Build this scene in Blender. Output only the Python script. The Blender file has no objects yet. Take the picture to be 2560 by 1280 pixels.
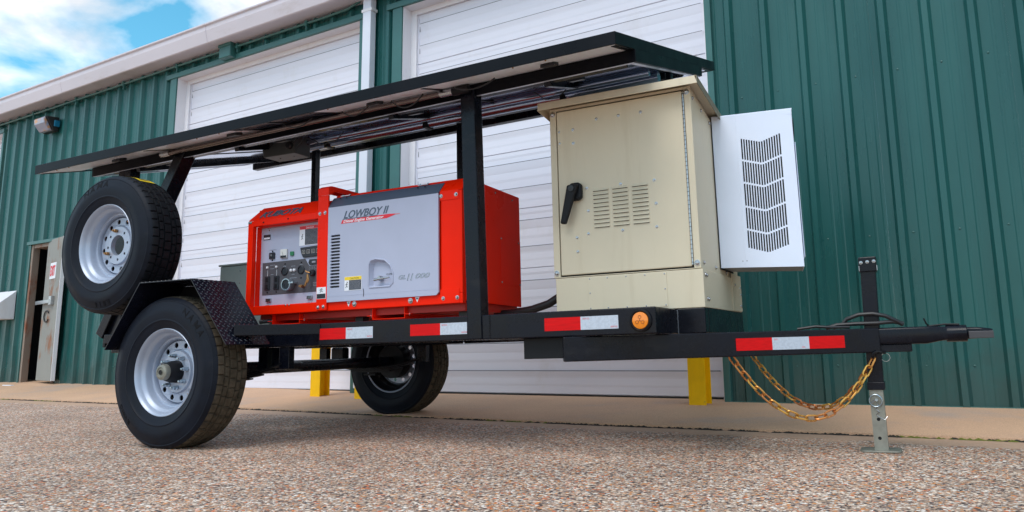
import bpy, bmesh, math, random
from mathutils import Vector, Matrix
random.seed(7)
S = bpy.context.scene
COL = S.collection
PI = math.pi
# ------------------------------------------------------------------ camera
def v3(a): return Vector(a)
CP = dict(pos=(3.4789, -2.9948, 0.4715), yaw=0.4474, pitch=0.1683, roll=-0.0161)
def cam_axes():
    cp, sp = math.cos(CP['pitch']), math.sin(CP['pitch']); cy, sy = math.cos(CP['yaw']), math.sin(CP['yaw'])
    f = Vector((-sy*cp, cy*cp, sp)); r = Vector((cy, sy, 0)); u = r.cross(f); k = CP['roll']
    return f, r*math.cos(k)+u*math.sin(k), u*math.cos(k)-r*math.sin(k)
F_, R_, U_ = cam_axes()
cam = bpy.data.cameras.new('camera'); camo = bpy.data.objects.new('camera', cam); COL.objects.link(camo)
camo.matrix_world = Matrix.Translation(CP['pos']) @ Matrix((R_, U_, -F_)).transposed().to_4x4()
cam.sensor_width = 36; cam.sensor_fit = 'HORIZONTAL'; cam.lens = 1880.73/2560*36
cam.shift_x = (1280-1368.95)/2560; cam.shift_y = -(640-549.5)/2560
cam.clip_start = 0.05; cam.clip_end = 2000
S.camera = camo
CLX, CLY = 5.1, 0.7
# ------------------------------------------------------------------ world and sun
SUN_EL, SUN_AZ = math.radians(56), math.radians(190)      # azimuth: clockwise from +Y
w = bpy.data.worlds.new('World'); S.world = w; w.use_nodes = True
nt = w.node_tree; nt.nodes.clear()
def N(nt, t, **k):
    n = nt.nodes.new(t)
    for a, b in k.items():
        if a == 'inp':
            for i, v in b.items(): n.inputs[i].default_value = v
        else: setattr(n, a, b)
    return n
out = N(nt, 'ShaderNodeOutputWorld')
sky = N(nt, 'ShaderNodeTexSky', sky_type='NISHITA', sun_disc=False, sun_elevation=SUN_EL, sun_rotation=SUN_AZ, air_density=1.0, dust_density=0.5, ozone_density=1.4)
bg = N(nt, 'ShaderNodeBackground', inp={'Strength': 0.13})
bgc = N(nt, 'ShaderNodeBackground', inp={'Color': (0.88, 0.93, 1.0, 1), 'Strength': 0.80})
hs = N(nt, 'ShaderNodeHueSaturation', inp={'Hue': 0.468, 'Saturation': 1.30, 'Value': 0.98})
tc = N(nt, 'ShaderNodeTexCoord'); sep = N(nt, 'ShaderNodeSeparateXYZ')
ad = N(nt, 'ShaderNodeMath', operation='ADD', inp={1: 0.25}); mx0 = N(nt, 'ShaderNodeMath', operation='MAXIMUM', inp={1: 0.12})
dv = N(nt, 'ShaderNodeVectorMath', operation='DIVIDE'); cmb = N(nt, 'ShaderNodeCombineXYZ')
nz = N(nt, 'ShaderNodeTexNoise', inp={'Scale': 3.4, 'Detail': 6.0, 'Roughness': 0.52, 'Distortion': 0.3})
cr = N(nt, 'ShaderNodeValToRGB'); cr.color_ramp.elements[0].position = 0.40; cr.color_ramp.elements[1].position = 0.58
mix = N(nt, 'ShaderNodeMixShader')
L = nt.links.new
L(tc.outputs['Generated'], sep.inputs[0]); L(sep.outputs['Z'], mx0.inputs[0]); L(mx0.outputs[0], ad.inputs[0])
for i in range(3): L(ad.outputs[0], cmb.inputs[i])
L(tc.outputs['Generated'], dv.inputs[0]); L(cmb.outputs[0], dv.inputs[1]); of = N(nt, 'ShaderNodeVectorMath', operation='ADD', inp={1: (CLX, CLY, 0)}); L(dv.outputs[0], of.inputs[0]); L(of.outputs[0], nz.inputs['Vector'])
L(nz.outputs['Fac'], cr.inputs[0]); L(cr.outputs[0], mix.inputs[0])
nz2 = N(nt, 'ShaderNodeTexNoise', inp={'Scale': 5.5, 'Detail': 5.0, 'Roughness': 0.55}); L(of.outputs[0], nz2.inputs['Vector'])
mrc = N(nt, 'ShaderNodeMapRange', inp={'From Min': 0.35, 'From Max': 0.65, 'To Min': 0.54, 'To Max': 0.86}); L(nz2.outputs['Fac'], mrc.inputs[0]); L(mrc.outputs[0], bgc.inputs['Strength'])
L(sky.outputs[0], hs.inputs['Color']); L(hs.outputs[0], bg.inputs[0]); L(bg.outputs[0], mix.inputs[1]); L(bgc.outputs[0], mix.inputs[2]); L(mix.outputs[0], out.inputs[0])
sun = bpy.data.lights.new('sun', 'SUN'); sun.energy = 1.0; sun.angle = math.radians(30); sun.color = (1.0, 0.95, 0.88)
suno = bpy.data.objects.new('sun', sun); COL.objects.link(suno)
sd = Vector((math.sin(SUN_AZ)*math.cos(SUN_EL), math.cos(SUN_AZ)*math.cos(SUN_EL), math.sin(SUN_EL)))
suno.rotation_euler = sd.to_track_quat('Z', 'Y').to_euler(); suno.location = (0, -5, 12)
S.view_settings.view_transform = 'Standard'; S.view_settings.look = 'None'
S.view_settings.exposure = 0.86; S.view_settings.gamma = 1.0
S.render.engine = 'CYCLES'
# ------------------------------------------------------------------ frames
def frame_trailer():
    a, b = 0.0113, 0.0051
    m1 = Matrix(((math.cos(a), 0, -math.sin(a)), (0, 1, 0), (math.sin(a), 0, math.cos(a))))
    m2 = Matrix(((1, 0, 0), (0, math.cos(b), -math.sin(b)), (0, math.sin(b), math.cos(b))))
    p = Matrix.Translation((0, .7, .385))
    return p @ (m2 @ m1).to_4x4() @ p.inverted()
FT = frame_trailer()
BET = -0.0872
FB = Matrix.Translation((0, 2.7504, 0)) @ Matrix.Rotation(BET, 4, 'Z')   # x along wall, -y towards camera
FI = Matrix.Identity(4)
# ------------------------------------------------------------------ materials
MATS = {}
def mat(name, col, rough=0.5, metal=0.0, coat=0.0, bump=None, var=None, spec=0.5, emit=None, dirt=None, alpha=None, trans=0.0):
    m = bpy.data.materials.new(name); m.use_nodes = True; nt = m.node_tree
    b = nt.nodes['Principled BSDF']
    b.inputs['Base Color'].default_value = (*col, 1); b.inputs['Roughness'].default_value = rough
    b.inputs['Metallic'].default_value = metal; b.inputs['Coat Weight'].default_value = coat
    b.inputs['Coat Roughness'].default_value = 0.12
    b.inputs['Specular IOR Level'].default_value = spec; b.inputs['Transmission Weight'].default_value = trans
    if emit: b.inputs['Emission Color'].default_value = (*emit[0], 1); b.inputs['Emission Strength'].default_value = emit[1]
    tc = N(nt, 'ShaderNodeTexCoord')
    Lk = nt.links.new
    cur = None
    if var:                                  # (scale, amount, (stretch xyz))
        mp = N(nt, 'ShaderNodeMapping'); mp.inputs['Scale'].default_value = var[2] if len(var) > 2 else (1, 1, 1)
        nz = N(nt, 'ShaderNodeTexNoise', inp={'Scale': var[0], 'Detail': 6.0, 'Roughness': 0.6})
        mr = N(nt, 'ShaderNodeMapRange', inp={'From Min': 0.3, 'From Max': 0.7, 'To Min': 1-var[1], 'To Max': 1+var[1]})
        mu = N(nt, 'ShaderNodeVectorMath', operation='SCALE'); mu.inputs[0].default_value = col
        Lk(tc.outputs['Object'], mp.inputs[0]); Lk(mp.outputs[0], nz.inputs['Vector']); Lk(nz.outputs['Fac'], mr.inputs[0]); Lk(mr.outputs[0], mu.inputs['Scale'])
        cur = mu.outputs[0]
        mr2 = N(nt, 'ShaderNodeMapRange', inp={'From Min': 0.3, 'From Max': 0.7, 'To Min': max(0.02, rough-0.08), 'To Max': min(1, rough+0.08)})
        Lk(nz.outputs['Fac'], mr2.inputs[0]); Lk(mr2.outputs[0], b.inputs['Roughness'])
    if dirt:                                 # (colour, scale, threshold, softness, stretch)
        mp = N(nt, 'ShaderNodeMapping'); mp.inputs['Scale'].default_value = dirt[4] if len(dirt) > 4 else (1, 1, 1)
        nz = N(nt, 'ShaderNodeTexNoise', inp={'Scale': dirt[1], 'Detail': 8.0, 'Roughness': 0.65})
        mr = N(nt, 'ShaderNodeMapRange', inp={'From Min': dirt[2], 'From Max': dirt[2]+dirt[3], 'To Min': 0, 'To Max': 1})
        mxx = N(nt, 'ShaderNodeMix', data_type='RGBA')
        mxx.inputs['A'].default_value = (*col, 1)
        mxx.inputs['B'].default_value = (*dirt[0], 1)
        Lk(tc.outputs['Object'], mp.inputs[0]); Lk(mp.outputs[0], nz.inputs['Vector']); Lk(nz.outputs['Fac'], mr.inputs[0]); Lk(mr.outputs[0], mxx.inputs['Factor'])
        if cur is not None: Lk(cur, mxx.inputs['A'])
        cur = mxx.outputs['Result']
    if cur is not None: Lk(cur, b.inputs['Base Color'])
    if bump:                                 # (scale, strength, distance)
        nz = N(nt, 'ShaderNodeTexNoise', inp={'Scale': bump[0], 'Detail': 4.0})
        bp = N(nt, 'ShaderNodeBump', inp={'Strength': bump[1], 'Distance': bump[2]})
        Lk(tc.outputs['Object'], nz.inputs['Vector']); Lk(nz.outputs['Fac'], bp.inputs['Height']); Lk(bp.outputs[0], b.inputs['Normal'])
    MATS[name] = m
    return m
M_black = mat('black_enamel', (0.004, 0.005, 0.010), 0.26, spec=0.22, bump=(14, 0.12, 0.004), var=(9, 0.3), dirt=((0.022, 0.021, 0.022), 4, 0.58, 0.25, (1, 1, 2.5)))
M_blackm = mat('black_satin', (0.006, 0.0065, 0.009), 0.5, spec=0.25, bump=(120, 0.2, 0.001))
M_anod = mat('black_anodised', (0.005, 0.0055, 0.008), 0.34, spec=0.12, var=(5, 0.2))
M_tread = mat('black_plate', (0.005, 0.006, 0.013), 0.24, spec=0.35, var=(8, 0.3))
M_red = mat('red_paint', (0.88, 0.016, 0.001), 0.32, spec=0.10, var=(2.2, 0.09), bump=(90, 0.04, 0.001))
M_silver = mat('silver_paint', (0.42, 0.45, 0.58), 0.45, spec=0.3, var=(3, 0.05), bump=(160, 0.05, 0.001))
M_gsil = mat('slate_paint', (0.070, 0.095, 0.14), 0.35)
M_gpan = mat('charcoal_panel', (0.075, 0.072, 0.085), 0.5)
M_beige = mat('beige_powder_coat', (0.65, 0.575, 0.43), 0.45, spec=0.3, var=(2.2, 0.05), bump=(220, 0.08, 0.001), dirt=((0.56, 0.48, 0.34), 2.5, 0.55, 0.3, (5, 5, 0.5)))
M_dark = mat('dark_gap', (0.006, 0.006, 0.007), 0.8)
M_acw = mat('pale_enamel', (0.74, 0.81, 0.96), 0.45, spec=0.3, var=(3, 0.03), bump=(200, 0.05, 0.001))
M_white = mat('white_paint', (0.76, 0.75, 0.79), 0.45, var=(1.3, 0.04), dirt=((0.55, 0.50, 0.46), 2.5, 0.58, 0.3, (1, 1, 0.3)))
M_gutter = mat('gutter_paint', (0.62, 0.57, 0.62), 0.40, var=(1.1, 0.05, (0.5, 1, 2)), dirt=((0.45, 0.38, 0.36), 1.4, 0.55, 0.3, (1, 1, 3)))
M_door = mat('door_paint', (0.74, 0.74, 0.83), 0.42, var=(0.8, 0.05, (0.4, 1, 2)), dirt=((0.62, 0.60, 0.62), 1.8, 0.58, 0.3, (1.5, 1, 1)), bump=(40, 0.05, 0.002))
M_green = mat('green_steel', (0.014, 0.092, 0.088), 0.30, spec=0.4, var=(1.4, 0.18, (1.6, 1, 0.35)), dirt=((0.05, 0.12, 0.11), 3.2, 0.62, 0.3, (3, 1, 0.4)), bump=(5, 0.15, 0.01))
M_green2 = mat('green_trim', (0.032, 0.125, 0.118), 0.35, var=(2, 0.15), bump=(20, 0.08, 0.002))
M_tyre = mat('tyre_rubber', (0.0065, 0.009, 0.016), 0.55, spec=0.15, var=(7, 0.35), bump=(90, 0.12, 0.001), dirt=((0.03, 0.027, 0.025), 9, 0.64, 0.3))
M_tread_r = mat('tread_rubber', (0.080, 0.064, 0.046), 0.95, spec=0.1, var=(30, 0.35), bump=(260, 0.4, 0.001), dirt=((0.03, 0.027, 0.024), 12, 0.52, 0.2))
M_tread_n = mat('spare_tread_rubber', (0.005, 0.006, 0.009), 0.6, spec=0.25, var=(30, 0.3))
M_letter = mat('sidewall_lettering', (0.004, 0.004, 0.006), 0.7, spec=0.15)
M_rim = mat('silver_rim', (0.37, 0.42, 0.52), 0.36, metal=0.3, var=(6, 0.07))
M_zinc = mat('zinc', (0.45, 0.46, 0.48), 0.25, metal=0.95)
M_nut = mat('zinc_nut', (0.42, 0.50, 0.56), 0.28, metal=0.85)
M_brass = mat('brass', (0.38, 0.20, 0.08), 0.4, metal=0.7)
M_galv = mat('galvanised_steel', (0.24, 0.235, 0.20), 0.48, metal=0.45, var=(16, 0.25), bump=(60, 0.1, 0.001))
M_tred = mat('reflective_red', (0.62, 0.004, 0.006), 0.35, spec=0.15, var=(60, 0.12, (0.2, 1, 3)))
M_twht = mat('reflective_silver', (0.47, 0.53, 0.62), 0.28, coat=0.3, bump=(400, 0.2, 0.001), var=(80, 0.06))
M_amber = mat('amber_lens', (0.85, 0.24, 0.006), 0.18, coat=0.6)
M_amberd = mat('amber_dark', (0.30, 0.07, 0.003), 0.3)
M_yel = mat('yellow_paint', (0.95, 0.54, 0.003), 0.5, spec=0.2, var=(9, 0.08), bump=(30, 0.25, 0.003), dirt=((0.45, 0.28, 0.05), 14, 0.66, 0.1))
M_ystk = mat('yellow_sticker', (0.85, 0.60, 0.02), 0.4)
M_rstk = mat('red_sticker', (0.70, 0.01, 0.03), 0.4)
M_wstk = mat('white_sticker', (0.78, 0.80, 0.86), 0.4)
M_kstk = mat('black_sticker', (0.012, 0.014, 0.022), 0.4)
M_gbox = mat('grey_green_box', (0.30, 0.37, 0.365), 0.42, var=(3, 0.08))
M_jbox = mat('dark_grey_box', (0.055, 0.062, 0.062), 0.5)
M_back = mat('backsheet_reflection', (0.88, 0.92, 1.0), 0.3, spec=0.4)
M_cell = mat('solar_cell', (0.010, 0.014, 0.035), 0.12, coat=0.8)
M_pipe = mat('bronze_pipe', (0.20, 0.16, 0.15), 0.26, metal=0.75)
M_navy = mat('navy_gloss_tube', (0.34, 0.42, 0.58), 0.12, metal=0.9)
M_gold = mat('gold_zinc_chain', (0.66, 0.40, 0.09), 0.30, metal=0.7, var=(18, 0.35))
def two_tone(m, c2, scale):
    nt = m.node_tree; b = nt.nodes['Principled BSDF']; src = b.inputs['Base Color'].links[0].from_socket
    oi = N(nt, 'ShaderNodeObjectInfo'); mxx = N(nt, 'ShaderNodeMix', data_type='RGBA'); mxx.inputs['B'].default_value = (*c2, 1)
    nt.links.new(oi.outputs['Random'], mxx.inputs['Factor']); nt.links.new(src, mxx.inputs['A']); nt.links.new(mxx.outputs['Result'], b.inputs['Base Color'])
two_tone(M_gold, (0.58, 0.20, 0.07), 1)
M_cable = mat('black_cable', (0.008, 0.009, 0.012), 0.42)
M_rust = mat('rusty_door', (0.26, 0.26, 0.24), 0.6, var=(4, 0.1), dirt=((0.24, 0.085, 0.025), 3.5, 0.50, 0.12, (1, 1, 0.6)), bump=(60, 0.1, 0.002))
M_rustf = mat('rusty_frame', (0.26, 0.20, 0.16), 0.65, dirt=((0.22, 0.06, 0.02), 5, 0.48, 0.15, (1, 1, 0.5)))
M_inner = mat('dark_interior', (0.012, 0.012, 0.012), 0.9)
M_shelf = mat('shelf_board', (0.10, 0.085, 0.03), 0.7)
M_glass = mat('lamp_glass', (0.30, 0.31, 0.40), 0.12, coat=0.5, dirt=((0.60, 0.26, 0.08), 7, 0.52, 0.1))
M_bronze = mat('bronze_housing', (0.02, 0.018, 0.02), 0.4)
M_moss = mat('moss', (0.12, 0.13, 0.015), 0.95, var=(40, 0.4))
M_soil = mat('joint_soil', (0.025, 0.020, 0.015), 0.95, var=(50, 0.5))
M_disp = mat('meter_face', (0.70, 0.70, 0.68), 0.35)
M_grn = mat('green_switch', (0.01, 0.18, 0.07), 0.3)
M_crease = mat('crease_shade_grey', (0.20, 0.20, 0.225), 0.6)  # grey stands in for the shade under the door panel steps
M_label = mat('faint_print', (0.30, 0.32, 0.38), 0.5)
def splash(m):
    nt = m.node_tree; b = nt.nodes['Principled BSDF']; src = b.inputs['Base Color'].links[0].from_socket
    tc = N(nt, 'ShaderNodeTexCoord'); sp = N(nt, 'ShaderNodeSeparateXYZ'); nz = N(nt, 'ShaderNodeTexNoise', inp={'Scale': 6.0, 'Detail': 7.0, 'Roughness': 0.7})
    mr = N(nt, 'ShaderNodeMapRange', inp={'From Min': 0.0, 'From Max': 0.75, 'To Min': 0.62, 'To Max': -0.15}); ad = N(nt, 'ShaderNodeMath', operation='ADD')
    m2 = N(nt, 'ShaderNodeMapRange', inp={'From Min': 0.62, 'From Max': 1.05, 'To Min': 0.0, 'To Max': 0.75}); mxx = N(nt, 'ShaderNodeMix', data_type='RGBA'); mxx.inputs['B'].default_value = (0.030, 0.070, 0.066, 1)
    Lk = nt.links.new
    Lk(tc.outputs['Object'], sp.inputs[0]); Lk(tc.outputs['Object'], nz.inputs['Vector']); Lk(sp.outputs['Z'], mr.inputs[0]); Lk(mr.outputs[0], ad.inputs[0]); Lk(nz.outputs['Fac'], ad.inputs[1])
    Lk(ad.outputs[0], m2.inputs[0]); Lk(m2.outputs[0], mxx.inputs['Factor']); Lk(src, mxx.inputs['A']); Lk(mxx.outputs['Result'], b.inputs['Base Color'])
splash(M_green)
# concrete and aggregate
def ground_mat():
    m = bpy.data.materials.new('exposed_aggregate'); m.use_nodes = True; nt = m.node_tree; b = nt.nodes['Principled BSDF']; Lk = nt.links.new
    tc = N(nt, 'ShaderNodeTexCoord')
    wob = N(nt, 'ShaderNodeTexNoise', inp={'Scale': 45.0, 'Detail': 2.0}); Lk(tc.outputs['Object'], wob.inputs['Vector'])
    wv = N(nt, 'ShaderNodeVectorMath', operation='SCALE', inp={'Scale': 0.012}); Lk(wob.outputs['Color'], wv.inputs[0])
    av = N(nt, 'ShaderNodeVectorMath', operation='ADD'); Lk(tc.outputs['Object'], av.inputs[0]); Lk(wv.outputs[0], av.inputs[1])
    def vor(scale):
        v = N(nt, 'ShaderNodeTexVoronoi', inp={'Scale': scale, 'Randomness': 1.0}); v.feature = 'F1'; Lk(av.outputs[0], v.inputs['Vector']); return v
    v1, v2 = vor(80.0), vor(136.0)
    def stones(v):
        s = N(nt, 'ShaderNodeSeparateXYZ'); Lk(v.outputs['Color'], s.inputs[0])
        r = N(nt, 'ShaderNodeValToRGB'); e = r.color_ramp.elements; r.color_ramp.interpolation = 'CONSTANT'
        pal = [(0.0, (0.022, 0.018, 0.023)), (0.13, (0.54, 0.37, 0.26)), (0.25, (0.95, 0.76, 0.60)), (0.41, (0.76, 0.29, 0.08)), (0.51, (0.70, 0.46, 0.33)), (0.61, (0.075, 0.060, 0.065)), (0.73, (1.0, 0.90, 0.80)), (0.87, (0.78, 0.18, 0.045)), (0.93, (0.32, 0.23, 0.20))]
        e[0].position = 0; e[0].color = (*pal[0][1], 1); e[1].position = pal[1][0]; e[1].color = (*pal[1][1], 1)
        for p, c in pal[2:]:
            k = e.new(p); k.color = (*c, 1)
        Lk(s.outputs[0], r.inputs[0]); return r, s
    r1, s1 = stones(v1); r2, s2 = stones(v2)
    sel = N(nt, 'ShaderNodeMath', operation='GREATER_THAN', inp={1: 0.55}); Lk(s1.outputs[1], sel.inputs[0])
    mA = N(nt, 'ShaderNodeMix', data_type='RGBA'); Lk(sel.outputs[0], mA.inputs['Factor']); Lk(r1.outputs[0], mA.inputs['A']); Lk(r2.outputs[0], mA.inputs['B'])
    # cement matrix between the stones
    dsel = N(nt, 'ShaderNodeMix', data_type='FLOAT'); Lk(sel.outputs[0], dsel.inputs['Factor'])
    Lk(v1.outputs['Distance'], dsel.inputs['A']); Lk(v2.outputs['Distance'], dsel.inputs['B'])
    cm = N(nt, 'ShaderNodeMapRange', inp={'From Min': 0.42, 'From Max': 0.62, 'To Min': 0, 'To Max': 0.8}); Lk(dsel.outputs['Result'], cm.inputs[0])
    mB = N(nt, 'ShaderNodeMix', data_type='RGBA'); mB.inputs['B'].default_value = (0.36, 0.245, 0.18, 1); Lk(cm.outputs[0], mB.inputs['Factor']); Lk(mA.outputs['Result'], mB.inputs['A'])
    # large stains
    n1 = N(nt, 'ShaderNodeTexNoise', inp={'Scale': 1.6, 'Detail': 6.0}); Lk(tc.outputs['Object'], n1.inputs['Vector'])
    mr = N(nt, 'ShaderNodeMapRange', inp={'From Min': 0.3, 'From Max': 0.7, 'To Min': 0.74, 'To Max': 1.08}); Lk(n1.outputs['Fac'], mr.inputs[0])
    sc = N(nt, 'ShaderNodeVectorMath', operation='SCALE'); Lk(mB.outputs['Result'], sc.inputs[0]); Lk(mr.outputs[0], sc.inputs['Scale'])
    # smooth cement skin: a worn margin beside the apron and odd patches
    n2 = N(nt, 'ShaderNodeTexNoise', inp={'Scale': 7.0, 'Detail': 5.0, 'Roughness': 0.6}); Lk(tc.outputs['Object'], n2.inputs['Vector'])
    sp = N(nt, 'ShaderNodeSeparateXYZ'); Lk(tc.outputs['Object'], sp.inputs[0])
    e1 = N(nt, 'ShaderNodeMapRange', inp={'From Min': -1.58, 'From Max': -1.28, 'To Min': -0.30, 'To Max': 0.40}); Lk(sp.outputs['Y'], e1.inputs[0])
    ad = N(nt, 'ShaderNodeMath', operation='ADD'); Lk(n2.outputs['Fac'], ad.inputs[0]); Lk(e1.outputs[0], ad.inputs[1])
    th = N(nt, 'ShaderNodeMapRange', inp={'From Min': 0.50, 'From Max': 0.62, 'To Min': 0, 'To Max': 0.92}); Lk(ad.outputs[0], th.inputs[0])
    n3 = N(nt, 'ShaderNodeTexNoise', inp={'Scale': 5.5, 'Detail': 3.0}); Lk(tc.outputs['Object'], n3.inputs['Vector'])
    t3 = N(nt, 'ShaderNodeMapRange', inp={'From Min': 0.69, 'From Max': 0.73, 'To Min': 0, 'To Max': 0.75}); Lk(n3.outputs['Fac'], t3.inputs[0])
    mxm = N(nt, 'ShaderNodeMath', operation='MAXIMUM'); Lk(th.outputs[0], mxm.inputs[0]); Lk(t3.outputs[0], mxm.inputs[1])
    mC = N(nt, 'ShaderNodeMix', data_type='RGBA'); mC.inputs['B'].default_value = (0.50, 0.32, 0.215, 1)
    Lk(mxm.outputs[0], mC.inputs['Factor']); Lk(sc.outputs[0], mC.inputs['A'])
    Lk(mC.outputs['Result'], b.inputs['Base Color']); b.inputs['Roughness'].default_value = 0.75
    inv = N(nt, 'ShaderNodeMath', operation='SUBTRACT', inp={0: 1.0}); Lk(dsel.outputs['Result'], inv.inputs[1])
    iv2 = N(nt, 'ShaderNodeMath', operation='SUBTRACT', inp={0: 1.0}); Lk(mxm.outputs[0], iv2.inputs[1])
    mm = N(nt, 'ShaderNodeMath', operation='MULTIPLY'); Lk(inv.outputs[0], mm.inputs[0]); Lk(iv2.outputs[0], mm.inputs[1])
    bp = N(nt, 'ShaderNodeBump', inp={'Strength': 0.8, 'Distance': 0.006}); Lk(mm.outputs[0], bp.inputs['Height']); Lk(bp.outputs[0], b.inputs['Normal'])
    return m
M_ground = ground_mat()
def concrete_mat():
    m = bpy.data.materials.new('stained_concrete'); m.use_nodes = True; nt = m.node_tree; b = nt.nodes['Principled BSDF']; Lk = nt.links.new
    tc = N(nt, 'ShaderNodeTexCoord')
    a = N(nt, 'ShaderNodeTexNoise', inp={'Scale': 1.3, 'Detail': 8.0, 'Roughness': 0.65}); c = N(nt, 'ShaderNodeTexNoise', inp={'Scale': 170.0, 'Detail': 3.0})
    Lk(tc.outputs['Object'], a.inputs['Vector']); Lk(tc.outputs['Object'], c.inputs['Vector'])
    r = N(nt, 'ShaderNodeValToRGB'); e = r.color_ramp.elements
    e[0].position = 0.30; e[0].color = (0.44, 0.32, 0.25, 1); e[1].position = 0.70; e[1].color = (0.60, 0.375, 0.23, 1)
    k = e.new(0.48); k.color = (0.55, 0.34, 0.215, 1)
    Lk(a.outputs['Fac'], r.inputs[0])
    mr = N(nt, 'ShaderNodeMapRange', inp={'From Min': 0.3, 'From Max': 0.7, 'To Min': 0.78, 'To Max': 1.2}); Lk(c.outputs['Fac'], mr.inputs[0])
    sc = N(nt, 'ShaderNodeVectorMath', operation='SCALE'); Lk(r.outputs[0], sc.inputs[0]); Lk(mr.outputs[0], sc.inputs['Scale'])
    Lk(sc.outputs[0], b.inputs['Base Color']); b.inputs['Roughness'].default_value = 0.8
    bp = N(nt, 'ShaderNodeBump', inp={'Strength': 0.4, 'Distance': 0.003}); Lk(c.outputs['Fac'], bp.inputs['Height']); Lk(bp.outputs[0], b.inputs['Normal'])
    return m
M_conc = concrete_mat()
# ------------------------------------------------------------------ mesh helpers
BASE = {}
class MB:
    def __init__(s): s.v = []; s.f = []
    def add(s, vs, fs):
        o = len(s.v); s.v += [tuple(q) for q in vs]; s.f += [tuple(i+o for i in f) for f in fs]; return s
    def box(s, x0, x1, y0, y1, z0, z1):
        return s.hexa([(x0, y0, z0), (x1, y0, z0), (x1, y1, z0), (x0, y1, z0), (x0, y0, z1), (x1, y0, z1), (x1, y1, z1), (x0, y1, z1)])
    def hexa(s, p): return s.add(p, [(0, 3, 2, 1), (4, 5, 6, 7), (0, 1, 5, 4), (1, 2, 6, 5), (2, 3, 7, 6), (3, 0, 4, 7)])
    def prism(s, poly, fn0, fn1):            # poly 2d; fn maps (a,b)->3d
        n = len(poly); a = [fn0(*q) for q in poly]; b = [fn1(*q) for q in poly]
        return s.add(a+b, [tuple(range(n))[::-1], tuple(range(n, 2*n))] + [(i, (i+1) % n, n+(i+1) % n, n+i) for i in range(n)])
    def pxz(s, poly, y0, y1): return s.prism(poly, lambda a, b: (a, y0, b), lambda a, b: (a, y1, b))
    def pyz(s, poly, x0, x1): return s.prism(poly, lambda a, b: (x0, a, b), lambda a, b: (x1, a, b))
    def pxy(s, poly, z0, z1): return s.prism(poly, lambda a, b: (a, b, z0), lambda a, b: (a, b, z1))
    def bar(s, p0, p1, wd, h, up=(0, 0, 1)):  # rectangular bar along p0-p1
        p0, p1 = Vector(p0), Vector(p1); d = (p1-p0).normalized(); r = d.cross(Vector(up)).normalized()*wd/2; u = r.cross(d).normalized()*h/2
        c = [-r-u, r-u, r+u, -r+u]
        return s.add([p0+q for q in c]+[p1+q for q in c], [(0, 1, 2, 3), (7, 6, 5, 4), (0, 4, 5, 1), (1, 5, 6, 2), (2, 6, 7, 3), (3, 7, 4, 0)])
    def path(s, pts, r, n=8, closed=False):
        pts = [Vector(p) for p in pts]; m = len(pts); vs = []; fs = []
        prev = None
        for i, p in enumerate(pts):
            if closed: t = (pts[(i+1) % m]-pts[i-1]).normalized()
            else: t = (pts[min(i+1, m-1)]-pts[max(i-1, 0)]).normalized()
            if prev is None:
                a = Vector((0, 0, 1)) if abs(t.z) < 0.9 else Vector((1, 0, 0)); nrm = t.cross(a).normalized()
            else: nrm = (prev - t*prev.dot(t)).normalized()
            prev = nrm; bn = t.cross(nrm)
            rr = r[i] if isinstance(r, (list, tuple)) else r
            for k in range(n):
                an = 2*PI*k/n; vs.append(p+(nrm*math.cos(an)+bn*math.sin(an))*rr)
        for i in range(m if closed else m-1):
            j = (i+1) % m
            for k in range(n): fs.append((i*n+k, i*n+(k+1) % n, j*n+(k+1) % n, j*n+k))
        if not closed: fs += [tuple(range(n))[::-1], tuple(range((m-1)*n, m*n))]
        return s.add(vs, fs)
    def lathe(s, prof, n=48, c=(0, 0, 0), axis='Y', close=False):   # prof: list of (r, a) along axis
        vs = []; fs = []; m = len(prof)
        for k in range(n):
            an = 2*PI*k/n; ca, sa = math.cos(an), math.sin(an)
            for (r, a) in prof:
                q = (r*ca, a, r*sa) if axis == 'Y' else ((a, r*ca, r*sa) if axis == 'X' else (r*ca, r*sa, a))
                vs.append((q[0]+c[0], q[1]+c[1], q[2]+c[2]))
        mm = m if close else m-1
        for k in range(n):
            k2 = (k+1) % n
            for i in range(mm):
                j = (i+1) % m; fs.append((k*m+i, k*m+j, k2*m+j, k2*m+i))
        return s.add(vs, fs)
    def disc(s, c, r, y, n=20):              # filled disc facing -Y
        return s.add([(c[0]+r*math.cos(2*PI*k/n), y, c[1]+r*math.sin(2*PI*k/n)) for k in range(n)], [tuple(range(n))])
def mesh_of(mb, name, mt, base=(0, 0, 0), smooth=False, recalc=True):
    me = bpy.data.meshes.new(name); bx = base
    me.from_pydata([(a-bx[0], b-bx[1], c-bx[2]) for a, b, c in mb.v], [], mb.f); me.update()
    if recalc:
        bm = bmesh.new(); bm.from_mesh(me); bmesh.ops.recalc_face_normals(bm, faces=bm.faces); bm.to_mesh(me); bm.free()
    me.materials.append(mt)
    if smooth:
        me.shade_smooth()
        if smooth != 'full':
            try: me.set_sharp_from_angle(angle=math.radians(smooth if smooth is not True else 35))
            except Exception: pass
    return me
def bevel(o, wd, seg=2):
    m = o.modifiers.new('bevel', 'BEVEL'); m.width = wd; m.segments = seg; m.limit_method = 'ANGLE'; m.angle_limit = math.radians(35)
    m.harden_normals = False
def thing(name, label, cat, base=(0, 0, 0), fr=FI, group=None):
    o = bpy.data.objects.new(name, None); COL.objects.link(o); o.empty_display_size = 0.1
    o.matrix_world = fr @ Matrix.Translation(base); o['label'] = label; o['category'] = cat
    if group: o['group'] = group
    BASE[o.name] = Vector(base); return o
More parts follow.
